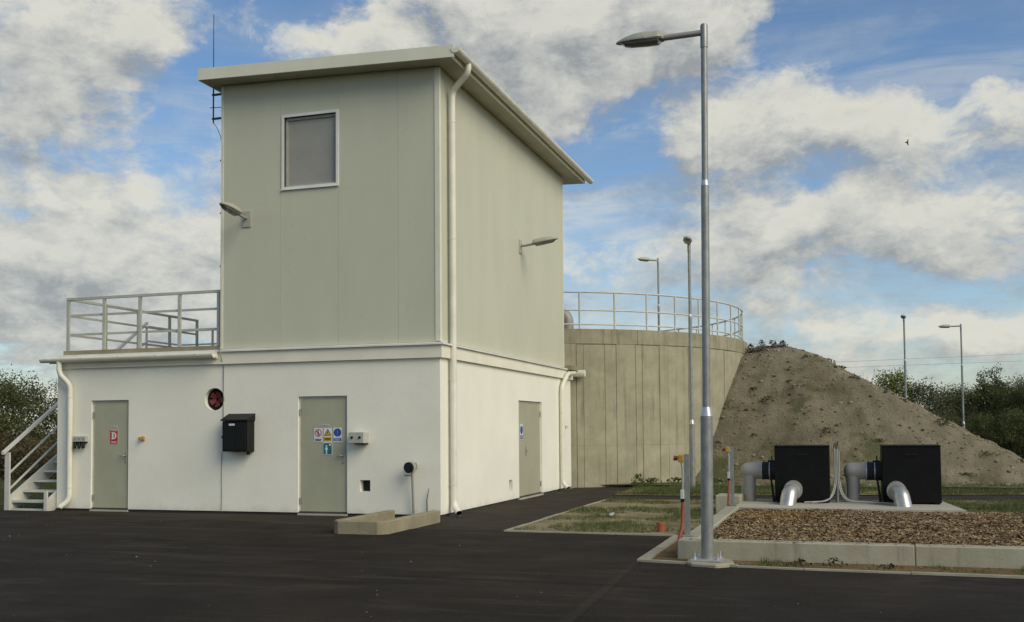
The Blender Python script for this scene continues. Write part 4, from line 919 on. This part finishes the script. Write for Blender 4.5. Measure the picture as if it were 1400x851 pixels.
while n < 110:
    x = random.uniform(-9, 9); y = random.uniform(-11, -0.6)
    if y > -2.3 + (-0.27 * x if x < 0 else 0) or (x > 4.3 and y > -5.5): continue
    s_ = random.choice((0.005, 0.006, 0.008, 0.011)) * random.uniform(0.7, 1.3)
    gr.add([(x + v.x * s_ * random.uniform(0.7, 1.3), y + v.y * s_, 0.003 + v.z * s_ * 0.6) for v in IV], IF); n += 1
stuff(gr.build('loose_grit', 'clod_dark'))

# ---- fan boxes
def fan_box(x0, x1, label, xc, dx):
    y0, y1, z0, z1 = 1.85, 2.72, BT + 0.002, 1.185
    o = thing('fan_box', label, 'fan box', ((x0 + x1) / 2, y0, BT - 0.02), 'black fan boxes on the slab')
    hsg = MB().bbox(x0, x1, y0, y1, z0, z1 - 0.03, 0.008).build('housing', 'black_box', o)
    MB().bbox(x0 - 0.004, x1 + 0.004, y0 - 0.004, y1 + 0.004, z1 - 0.029, z1, 0.006).build('lid', 'black_box', o)
    MB().bbox(x0 + 0.36, x0 + 0.56, y0 - 0.012, y0 - 0.001, z1 - 0.17, z1 - 0.14, 0.003).build('handle', 'black_plastic', hsg)
    for (xx, yy) in ((x0 + 0.05, y0 + 0.05), (x1 - 0.05, y0 + 0.05), (x0 + 0.05, y1 - 0.05), (x1 - 0.05, y1 - 0.05)): MB().tube([(xx, yy, BT - 0.021), (xx, yy, BT + 0.004)], 0.03, 8).build('foot', 'rubber', o)
    # inlet: elbow from the slab, horizontal to the left side of the box
    zc, yc, r = 0.735, 2.28, 0.148
    xb = x0 - 0.50
    MB().tube([(xb - 0.118, yc, zc), (xb - 0.105, yc, zc), (xb - 0.075, yc, zc), (xb - 0.03, yc, zc), (xb + 0.03, yc, zc), (x0 - 0.24, yc, zc)], [0.02, 0.075, 0.115, 0.14, r, r], 20).build('inlet_pipe', 'dull_pipe', o)
    MB().tube([(xb + 0.03, yc, BT - 0.02), (xb + 0.03, yc, zc - 0.16), (xb + 0.03, yc, zc - 0.08)], [0.112, 0.115, 0.135], 20).build('riser_pipe', 'dull_pipe', o)
    fc = MB().tube([(x0 - 0.24, yc, zc), (x0 - 0.12, yc, zc)], 0.158, 18).tube([(x0 - 0.10, yc, zc), (x0 + 0.01, yc, zc)], 0.165, 18).build('coupling', 'rubber', o)
    for xx in (x0 - 0.245, x0 - 0.11): MB().tube([(xx - 0.007, yc, zc), (xx + 0.007, yc, zc)], 0.163, 18).build('clamp', 'galv_pale', fc)
    MB().tube([(x0 - 0.07, yc, zc + 0.15), (x0 - 0.07, yc, zc + 0.26)], 0.012, 6).bbox(x0 - 0.14, x0 - 0.02, yc - 0.03, yc + 0.03, zc + 0.15, zc + 0.185, 0.004).build('damper_lever', 'black_plastic', o)
    MB().prism([(x0 - 0.09, zc - 0.13), (x0 - 0.06, zc - 0.13), (x0 - 0.005, BT - 0.018), (x0 - 0.05, BT - 0.018)], 1, yc - 0.25, yc - 0.21).build('support', 'black_plastic', o)
    MB().tube([(xb - 0.09, yc - 0.14, BT - 0.02), (xb - 0.09, yc - 0.14, 0.55)], 0.012, 6).build('support', 'galv', o)
    # outlet: elbow out of the front, down into the bark
    op = MB().tube([(xc, y0 - 0.002, 0.44), (xc, y0 - 0.15, 0.44)], 0.15, 18).build('outlet_collar', 'galv_pale', o)
    MB().pipe_bend([(xc, y0 - 0.16, 0.42), (xc + dx * 0.5, y0 - 0.36, 0.40), (xc + dx, y0 - 0.54, 0.06)], 0.134, 0.24, 20, 9).build('outlet_pipe', 'zinc_pipe', o)
    ring_ = MB().tube([(xc, y0 - 0.20, 0.43), (xc, y0 - 0.235, 0.428)], 0.158, 20).build('clamp', 'dull_pipe', op)
    return o
fan_box(5.49, 6.40, 'left black fan box with pipe elbows on the slab by the bark bed', 5.80, -0.10)
fan_box(7.25, 8.17, 'right black fan box with pipe elbows on the slab by the bark bed', 7.46, 0.11)
MB_l = thing('cable_conduit', 'bundle of pale grey conduits rising between the two black fan boxes', 'conduit', (6.52, 2.0, BT - 0.02))
MB().tube([(6.52, 2.1, BT - 0.02), (6.52, 2.1, 1.10)], 0.03, 6).box(6.505, 6.535, 2.06, 2.075, 0.7, 0.92).build('stand_post', 'galv', MB_l)
for k, (xe, ye, top) in enumerate(((5.98, 1.72, 1.15), (6.1, 1.68, 1.10), (7.3, 1.70, 1.18), (7.45, 1.66, 1.08))):
    s_ = -1 if xe < 6.5 else 1
    xo = 6.485 + k * 0.024
    MB().pipe_bend([(xo, 2.02, top), (xo, 2.0, 0.5), (xo + s_ * 0.10, 1.85, 0.235 + 0.01 * (k % 2)), (xe, ye, 0.222)], 0.013, 0.2, 8, 6).build('conduit', 'grey_conduit', MB_l)
for k in range(3): MB().tube([(6.48 + k * 0.03, 2.02, 1.12), (6.485 + k * 0.03, 2.01, 1.22 + 0.02 * k)], 0.012, 6).build('cable_end', 'wire', MB_l)

# ---- emergency stop posts
def stop_post(x, y, label, with_pipe):
    o = thing('stop_post', label, 'switch post', (x, y, BT), 'emergency stop posts on the bed wall')
    MB().box(x - 0.03, x + 0.03, y - 0.02, y + 0.02, BT + 0.002, BT + 0.97).build('post', 'galv', o)
    MB().bbox(x - 0.06, x + 0.07, y - 0.06, y + 0.06, BT - 0.002, BT + 0.012, 0.003).build('foot_plate', 'galv', o)
    sw = MB().bbox(x - 0.095, x - 0.031, y - 0.05, y + 0.03, BT + 0.875, BT + 0.965, 0.008).build('switch_box', 'yellow_plastic', o)
    MB().tube([(x - 0.106, y - 0.01, BT + 0.92), (x - 0.15, y - 0.01, BT + 0.925)], [0.025, 0.032], 12).build('button', 'red_plastic', sw)
    MB().tube([(x - 0.06, y - 0.01, BT + 0.87), (x - 0.045, y - 0.015, BT + 0.8), (x - 0.05, y - 0.02, BT + 0.55)], 0.014, 8).build('cable_conduit', 'grey_conduit', o)
    MB().bbox(x - 0.075, x - 0.032, y - 0.045, y + 0.01, BT + 0.44, BT + 0.55, 0.005).build('sleeve', 'nameplate', o)
    MB().box(x - 0.072, x - 0.034, y - 0.042, y + 0.008, BT + 0.405, BT + 0.438).build('sleeve_end', 'black_plastic', o)
    if with_pipe: pts = [(x - 0.048, y - 0.02, BT + 0.41), (x - 0.06, y - 0.02, BT + 0.1), (x - 0.10, y - 0.06, BT - 0.05), (x - 0.10, y - 0.14, 0.0)]
    else: pts = [(x - 0.048, y - 0.02, BT + 0.41), (x - 0.06, y - 0.02, BT + 0.1), (x - 0.08, y - 0.02, 0.0)]
    MB().pipe_bend(pts, 0.022, 0.1, 10, 5).build('duct', 'orange_pipe', o)
    return o
stop_post(4.84, -4.28, 'near galvanised post with yellow stop switch and orange duct by the street lamp', True)
stop_post(4.86, 0.86, 'far galvanised post with yellow stop switch beside the concrete block', False)
op = thing('pipe_stub', 'short capped orange pipe standing in the grass patch', 'pipe stub', (4.10, -1.75, 0))
MB().tube([(4.10, -1.75, -0.02), (4.10, -1.75, 0.12)], 0.062, 16).build('pipe', 'orange_pipe', op); MB().tube([(4.10, -1.75, 0.115), (4.10, -1.75, 0.15)], 0.068, 16).build('cap', 'orange_pipe', op)

# ------------------------------------------------------------------ street lamps
def street_lamp(label):
    o = thing('street_lamp', label, 'street lamp', (0, 0, 0), 'galvanised street lamps')
    MB().bbox(-0.17, 0.17, -0.17, 0.17, 0.0, 0.02, 0.004).build('base_plate', 'galv_pale', o)
    for sx in (-0.125, 0.125):
        for sy in (-0.125, 0.125):
            MB().tube([(sx, sy, 0.02), (sx, sy, 0.045)], 0.022, 6).tube([(sx, sy, 0.045), (sx, sy, 0.085)], 0.011, 6).build('bolt', 'galv_pale', o)
    MB().tube([(0, 0, 0.02), (0, 0, 1.60)], 0.068, 20).build('lower_pole', 'galv', o)
    for z in (0.72, 1.56): MB().tube([(0, 0, z), (0, 0, z + 0.012)], 0.0705, 20).build('band', 'galv', o)
    MB().tube([(0, 0, 1.60), (0, 0, 1.64), (0, 0, 1.70)], [0.068, 0.06, 0.046], 20).build('collar', 'galv_pale', o)
    MB().tube([(0, 0, 1.66), (0, 0, 4.2)], 0.045, 16).build('middle_pole', 'galv', o)
    MB().tube([(0, 0, 4.2), (0, 0, 4.26)], [0.045, 0.038], 16).build('collar', 'galv_pale', o)
    MB().tube([(0, 0, 4.22), (0, 0, 5.80)], 0.036, 16).build('upper_pole', 'galv', o)
    MB().tube([(0, 0, 5.78), (0, 0, 6.03), (0, 0, 6.05)], [0.042, 0.042, 0.034], 16).build('cap', 'galv', o)
    MB().tube([(-0.03, 0, 5.955), (-0.42, 0, 5.945), (-0.47, 0, 5.944)], 0.034, 12).build('arm', 'dull_pipe', o)
    hd = lamp_head_mb(); T = Matrix.Translation((-0.46, 0, 5.935)) @ Matrix.Rotation(math.pi, 4, 'Z') @ Matrix.Rotation(rad(-1), 4, 'Y') @ Matrix.Scale(0.97, 4)
    s_ = hd[0].xf(T).build('lamp_head', 'lamp_shell', o); hd[1].xf(T).build('lens', 'lamp_glass', s_); hd[2].xf(T).build('rim', 'dull_pipe', s_)
    return o
L0 = street_lamp('tall galvanised street lamp on a concrete pad in the foreground'); L0.location = (5.155, -4.99, 0.035); L0.rotation_euler = (0, rad(0.55), 0)
for (x, y, z, rot, lab, hs) in ((3.18, 8.40, 0.0, 95, 'street lamp in front of the concrete tank with its head turned to the viewer', 1.0),
                            (0.03, 22.75, 2.0, 50, 'street lamp showing above the tank railing behind the tank', 1.0),
                            (9.17, 28.6, 0.0, 85, 'street lamp behind the earth bank whose head is seen end on', 1.0),
                            (11.8, 33.2, 0.0, 15, 'rightmost street lamp behind the earth bank with its arm to the left', 1.0)):
    c = copy_tree(L0); c.location = (x, y, z); c.rotation_euler = (0, 0, rad(rot)); c['label'] = lab
pad = rough_prism([(4.94, -5.16), (5.02, -5.30), (5.30, -5.40), (5.42, -5.30), (5.46, -5.10), (5.40, -4.86), (5.25, -4.76), (5.02, -4.80), (4.93, -4.95)], -0.03, 0.035, 0.012, 0.15).build('lamp_pad', 'pad_concrete')
tag(pad, 'rough concrete pad under the foreground street lamp', 'footing')
pad2 = rough_prism([(2.95, 8.15), (3.4, 8.15), (3.45, 8.6), (2.95, 8.65)], -0.03, 0.05, 0.01, 0.2).build('lamp_pad', 'pad_concrete'); tag(pad2, 'pale concrete pad under the lamp before the tank', 'footing')

# ------------------------------------------------------------------ vegetation
def tuft(mb, x, y, z, n, h, spread, wd=0.008):
    for _ in range(n):
        a = random.uniform(0, 6.283); r = random.uniform(0, spread); px, py = x + r * math.cos(a), y + r * math.sin(a)
        hh = h * random.uniform(0.5, 1.25); le = random.uniform(0.1, 0.7) * hh; b_ = random.uniform(0, 6.283); a2 = random.uniform(0, 6.283)
        ca, sa = math.cos(a2) * wd / 2, math.sin(a2) * wd / 2
        o = len(mb.v); mb.v += [(px - ca, py - sa, z), (px + ca, py + sa, z), (px + math.cos(b_) * le, py + math.sin(b_) * le, z + hh)]
        mb.f.append((o, o + 1, o + 2)); mb.sm.append(False)
def pip(x, y, P):
    c = False; j = len(P) - 1
    for i in range(len(P)):
        if (P[i][1] > y) != (P[j][1] > y) and x < (P[j][0] - P[i][0]) * (y - P[i][1]) / (P[j][1] - P[i][1]) + P[i][0]: c = not c
        j = i
    return c
def grass(name, polyg, n, h, thr, seed, z=0.01, k=4, sc=0.8):
    random.seed(seed); mb = MB(); xs_ = [p[0] for p in polyg]; ys_ = [p[1] for p in polyg]; c = 0; tries = 0
    while c < n and tries < n * 12:
        tries += 1
        x = random.uniform(min(xs_), max(xs_)); y = random.uniform(min(ys_), max(ys_))
        if not pip(x, y, polyg): continue
        v = noise.fractal(Vector((x * sc, y * sc, seed)), 1.0, 2.0, 4)
        if v < thr + random.uniform(-0.15, 0.15): continue
        tuft(mb, x, y, z, k, h * random.uniform(0.5, 1.2) * (1 + max(0, v)), 0.05); c += 1
    return stuff(mb.build(name, 'grass_blade'))
grass('grass', [(1.92, -2.0), (4.4, -2.1), (4.76, -4.0), (4.76, 3.1), (9, 3.9), (20, 5.8), (20, 7.8), (9.4, 5.9), (2.9, 4.9), (1.92, 4.9)], 9000, 0.05, -0.02, 1)
grass('grass', [(1.55, 9.2), (1.66, 6.5), (3, 6.45), (9.6, 8.0), (20, 10.2), (20, 13), (12, 11.6), (9, 10.6), (5.7, 10.3), (3.6, 10.8), (2.7, 10.6), (1.6, 9.3)], 15000, 0.10, -0.30, 2)
grass('grass', [(8.5, 0.85), (16, 0.95), (16, 6.5), (9.5, 5.5), (8.5, 3.8)], 7000, 0.07, -0.2, 3)
grass('grass', [(-30, 0.1), (-9.1, 0.1), (-9.1, 14), (-30, 20)], 14000, 0.10, -0.15, 4, -0.06, sc=0.4)
grass('grass', [(10, 12.5), (26, 15), (26, 34), (12, 34)], 9000, 0.12, -0.25, 5, -0.06, sc=0.4)
grass('grass', [(4.9, -4.75), (9.5, -4.78), (9.5, -5.38), (6.2, -5.25), (5.45, -5.18)], 170, 0.04, 0.2, 6, 0.008, sc=1.6)
# leafy weeds: on the tank foot, the bank and its crest
def leafy(mb, x, y, z, h, n, sp, sz=0.04):
    for _ in range(n):
        u = random.random(); a = random.uniform(0, 6.283); r = sp * random.random() ** 0.6 * (0.4 + 0.6 * math.sin(math.pi * min(1, u + 0.15)))
        c = Vector((x + r * math.cos(a), y + r * math.sin(a), z + h * u)); d = Vector((random.gauss(0, 1), random.gauss(0, 1), random.gauss(0.3, 0.7))).normalized(); e = d.cross(Vector((random.gauss(0, 1), random.gauss(0, 1), random.gauss(0, 1)))).normalized(); s_ = sz * random.uniform(0.5, 1.3)
        o = len(mb.v); mb.v += [tuple(c - d * s_), tuple(c + e * s_ * 0.5), tuple(c + d * s_), tuple(c - e * s_ * 0.5)]; mb.f.append((o, o + 1, o + 2, o + 3)); mb.sm.append(False)
random.seed(77)
def stalks(mb, x, y, z, h, n, sp):
    for _ in range(n):
        a = random.uniform(0, 6.283); e = Vector((x + math.cos(a) * sp, y + math.sin(a) * sp, z + h * random.uniform(0.6, 1.2)))
        mb.tube([(x + random.uniform(-.03, .03), y, z), tuple(e)], [0.006, 0.003], 4, caps=False)
ORD = ['first', 'second', 'third', 'fourth', 'fifth', 'sixth', 'seventh']
def weed(x, y, h, n, sp, sz, label, sink=0.02, grp='weed clumps on the earth bank', st_=3, m='weed_leaf'):
    if 'bed' not in label: x, y = far(x, y)
    z = bank_z(x, y) if bank_h(x, y) > 0.01 else 0.0
    o = thing('weed_clump', label, 'weed', (x, y, z), grp)
    mb = MB(); leafy(mb, x, y, z - sink, h, n, sp, sz); mb.build('foliage', m, o)
    if st_: mb = MB(); stalks(mb, x, y, z - 0.03, h * 1.05, st_, sp * 0.7); mb.build('stem', 'wood_dark', o)
gl_ = 'low dark weed clump growing on the face of the earth bank'
for (x, y, h, sp, lab) in ((4.75, 11.85, 0.22, 0.34, 'largest dark weed clump high on the bank face near the tank'), (6.25, 11.1, 0.17, 0.30, 'dark weed clump low on the bank just above the left fan box'), (4.35, 12.3, 0.07, 0.15, 'tiny weed clump high on the bank beside the tank wall'),
        (9.05, 11.6, 0.20, 0.30, 'dark weed clump on the bank right of the right fan box'), (10.0, 11.2, 0.10, 0.36, 'flat spreading weed patch near the right toe of the bank'), (7.0, 12.4, 0.10, 0.24, 'small weed clump on the bank above the gap between the fan boxes'),
        (5.7, 13.2, 0.06, 0.15, 'tiny weed clump just below the bank crest'), (8.2, 12.2, 0.12, 0.18, 'upright weed clump on the bank above the right fan box'), (7.5, 11.1, 0.07, 0.20, 'thin weed patch on the bank between the fan boxes'),
        (5.3, 12.4, 0.06, 0.13, 'tiny weed clump in the middle of the bank face'), (10.9, 11.7, 0.11, 0.22, 'weed clump nearest the right toe of the bank'), (4.4, 11.3, 0.07, 0.14, 'tiny weed clump low on the bank left of the left fan box'), (9.5, 10.75, 0.06, 0.28, 'flat weed patch at the foot of the bank right of the right fan box')):
    weed(x, y, h, int(100 * sp / 0.25), sp, 0.03, lab, m='weed_leaf' if h > 0.15 else 'grass_blade')
for k, (x, y, h, sp) in enumerate(((4.15, 14.1, 0.30, 0.16), (4.45, 14.0, 0.34, 0.2), (4.75, 14.15, 0.26, 0.2), (5.05, 14.2, 0.2, 0.18))):
    weed(x, y, h, 110, sp, 0.035, 'spindly dark weed, %s from the tank rim on the crest of the bank' % ORD[k], st_=6, grp='weeds on the crest of the bank')
for k, (x, y, h, sp) in enumerate(((6.25, 14.5, 0.16, 0.3), (6.6, 14.6, 0.10, 0.25))):
    weed(x, y, h, 140, sp, 0.035, ('upper' if k == 0 else 'lower') + ' of two small dark weeds on the sloping skyline of the bank', grp='weeds on the bank skyline')
for k, (x, y, h, sp) in enumerate(((1.75, 9.0, 0.28, 0.22), (2.05, 9.25, 0.16, 0.3), (2.6, 9.5, 0.18, 0.3), (3.6, 9.9, 0.10, 0.3))):
    weed(x, y, h, 130, sp, 0.04, 'green weed at the foot of the concrete tank, %s from the left' % ORD[k], grp='weeds at the tank foot', m='grass_blade')
for k, (x, y, h, sp) in enumerate(((6.15, -4.95, 0.09, 0.13), (6.5, -4.95, 0.11, 0.16), (7.05, -4.98, 0.07, 0.14))):
    weed(x, y, h, 60, sp, 0.022, 'little dark weed in the soil strip below the bed wall, %s from the lamp' % ORD[k], grp='weeds below the bed wall', st_=0)
lb = thing('litter', 'crumpled white scrap of plastic lying in the grass patch', 'litter', (2.9, 0.6, 0.02))
random.seed(4); mb = MB(); vs = [(2.9 + 0.09 * math.cos(a) * random.uniform(.5, 1.1), 0.6 + 0.07 * math.sin(a), 0.03 + random.uniform(0, 0.05)) for a in [k * 0.785 for k in range(8)]] + [(2.9, 0.6, 0.09)]
mb.add(vs, [(k, (k + 1) % 8, 8) for k in range(8)]); mb.build('sheet', 'bag_white', lb)

# trees and shrubs
def shrub_meshes(seed, hgt, wid, nclump, leaves, lsz, trunk_h, shape=0.0, mm='leaf_dark'):
    random.seed(seed); cr = MB(); tk = MB(); cl_ = []
    for k in range(nclump):
        u = random.random() ** 0.8; a = random.uniform(0, 6.283); prof = math.sin(math.pi * min(1, 0.18 + 0.80 * u)) ** 0.7
        r = wid * prof * math.sqrt(random.random()) * (1 + 0.25 * noise.noise(Vector((math.cos(a) * 2, math.sin(a) * 2, u * 3 + seed))))
        z = trunk_h + (hgt - trunk_h) * u * random.uniform(0.82, 1.08)
        cl_.append((Vector((r * math.cos(a), r * math.sin(a), z)), random.uniform(0.16, 0.36) * wid))
    for c, s_ in cl_:
        for _ in range(leaves):
            d = Vector((random.gauss(0, 1), random.gauss(0, 1), random.gauss(0, 0.8))) * s_ * 0.45
            p = c + d; n_ = Vector((random.gauss(0, 1), random.gauss(0, 1), random.gauss(0.4, 0.8))).normalized(); e = n_.cross(Vector((random.gauss(0, 1), random.gauss(0, 1), random.gauss(0, 1)))).normalized(); q = lsz * random.uniform(0.6, 1.3)
            f = n_.cross(e); o = len(cr.v); cr.v += [tuple(p - e * q), tuple(p + f * q * 0.45), tuple(p + e * q), tuple(p - f * q * 0.45)]; cr.f.append((o, o + 1, o + 2, o + 3)); cr.sm.append(False)
    tk.tube([(0, 0, -0.1), (0.05, 0.02, hgt * 0.3), (0.0, 0.06, hgt * 0.75)], [0.09, 0.06, 0.02], 7)
    for c, s_ in cl_[::3]:
        z0 = random.uniform(0.1, 0.5) * c.z; tk.tube([(0.02, 0.01, z0), tuple(c * 0.55 + Vector((0, 0, z0 * 0.45))), tuple(c)], [0.035, 0.022, 0.008], 5, caps=False)
    return cr, tk
PROT = {}
def shrub(kind, x, y, sc, rot, label, grp, sz=1.0):
    if kind not in PROT:
        par = {'dense': (1, 3.2, 2.1, 115, 135, 0.050, 0.15, 0, 'leaf_dark'), 'loose': (2, 3.6, 1.7, 85, 125, 0.050, 0.4, 0, 'leaf_dark'), 'bright': (3, 3.4, 1.5, 80, 140, 0.050, 0.3, 0, 'leaf_bright'), 'grey': (4, 2.6, 1.5, 60, 110, 0.052, 0.1, 0, 'leaf_grey'), 'tall': (5, 4.6, 1.3, 60, 80, 0.065, 0.5, 0, 'leaf_dark'), 'brown': (6, 1.7, 1.6, 44, 50, 0.07, 0.05, 0, 'leaf_brown')}[kind]
        o = thing('shrub', label, 'shrub', (0, 0, 0), grp); cr, tk = shrub_meshes(*par)
        cr.build('crown', par[8], o); tk.build('trunk', 'wood_dark', o); PROT[kind] = o
    else: o = copy_tree(PROT[kind])
    o.location = (x, y, -0.06); o.scale = (sc, sc, sc * sz); o.rotation_euler = (0, 0, rot); o['label'] = label; o['group'] = grp
    return o
HG = 'shrubs in the hedge beyond the earth bank'; LG = 'shrubs left of the building'
random.seed(31)
shrub('bright', 8.9, 37.5, 1.22, 0.3, 'rounded bright green shrub behind the lamp whose head is end on', HG)
shrub('grey', 10.3, 37.0, 1.3, 1.0, 'pale greyish shrub just right of the bright green one', HG)
for k, (x, y, kind, sc, zz_) in enumerate( ((11.5, 38.5, 'dense', 0.95, 1.0), (13.0, 38.0, 'loose', 0.85, 1.0), (14.5, 37.5, 'dense', 1.0, 1.05), (16.0, 37.0, 'loose', 1.0, 1.0), (17.4, 36.5, 'dense', 1.1, 1.0), (19.2, 36.0, 'dense', 1.2, 1.0), (21.2, 36.5, 'dense', 1.25, 1.0),
                          (12.2, 40.5, 'dense', 1.1, 1.0), (14.0, 41.0, 'loose', 1.05, 1.05), (15.6, 40.5, 'dense', 1.1, 1.1), (18.0, 40.5, 'dense', 1.25, 1.1), (20.5, 41, 'dense', 1.35, 1.1))):
    shrub(kind, x, y, sc * 0.93, random.uniform(0, 6), '%s dark shrub, %s from left in the %s row of the far hedge' % (kind, ORD[k % 7], 'front' if k < 7 else 'back'), HG, zz_)
for x, y, sc, wh in ((13.2, 35.0, 0.85, 'left'), (14.0, 36.5, 0.9, 'right')):
    shrub('tall', x, y + 3, sc, random.uniform(0, 6), wh + ' one of two slender saplings rising above the hedge beside the rightmost lamp', HG)
shrub('tall', 15.9, 35.5, 1.08, 2.0, 'tallest dark sapling of the hedge at the right edge of the picture', HG)
for k, (x, y, sc) in enumerate(((11.2, 31.0, 0.8), (12.6, 31.5, 0.8), (13.9, 31.3, 0.85), (15.3, 31.0, 0.9))):
    shrub('dense', x, y + 2.5, sc * 0.75, random.uniform(0, 6), 'low dark bush, %s from the left, before the hedge beyond the bank' % ORD[k], HG)
for k, (x, y, kind, sc) in enumerate(((-24.8, 13.5, 'dense', 1.12), (-22.8, 14.2, 'dense', 1.06), (-21.0, 15.2, 'loose', 0.92), (-19.6, 16.0, 'loose', 0.72), (-18.3, 17, 'dense', 0.7))):
    shrub(kind, x, y, sc, random.uniform(0, 6), '%s dark shrub, %s from the left behind the outside staircase' % (kind, ORD[k]), LG)
for k, (x, y, sc) in enumerate(((-24.3, 11.8, 0.9), (-22.6, 11.9, 0.85), (-20.9, 12.2, 0.9), (-19.2, 12.6, 0.85), (-17.6, 13.2, 0.8))):
    shrub('brown', x, y, sc, random.uniform(0, 6), 'low brown withered bush, %s from the left behind the outside staircase' % ORD[k], LG)
# ------------------------------------------------------------------ power lines, bird
for (zs, lab) in (((7.42, 10.85, 11.89, 13.9), 'upper thin power line crossing the sky at the right'), ((6.57, 10.05, 10.86, 12.6), 'lower thin power line crossing the sky at the right')):
    P_ = [(-103.5, 105.7), (4.83, 139.85), (32.17, 148.5), (85, 165)]; pts = []
    for (p, q, z0, z1) in zip(P_, P_[1:], zs, zs[1:]):
        for i in range(8): u = i / 8; pts.append((p[0] + (q[0] - p[0]) * u, p[1] + (q[1] - p[1]) * u, z0 + (z1 - z0) * u))
    tag(MB().tube(pts, 0.022, 5, caps=False).build('power_line', 'galv'), lab, 'power line', 'power lines')
BS = 0.55
bd = thing('bird', 'small dark bird flying under the clouds at the right', 'bird', (10.61, 46.84, 17.96))
x, y, z = 10.61, 46.84, 17.96
MB().tube([(x - 0.12, y, z), (x - 0.07, y, z + 0.01), (x, y, z + 0.005), (x + 0.055, y, z), (x + 0.11, y, z)], [0.006, 0.028, 0.036, 0.022, 0.008], 8).build('body', 'bird_dark', bd)
for s_ in (-1, 1): MB().prism([(x - 0.035, z + 0.005), (x + 0.05, z + 0.005), (x + 0.095, z + s_ * 0.17), (x + 0.055, z + s_ * 0.185)], 1, y - 0.006, y + 0.006).build('wing', 'bird_dark', bd)

for o in S.objects:
    if '_o' in o.keys(): del o['_o']
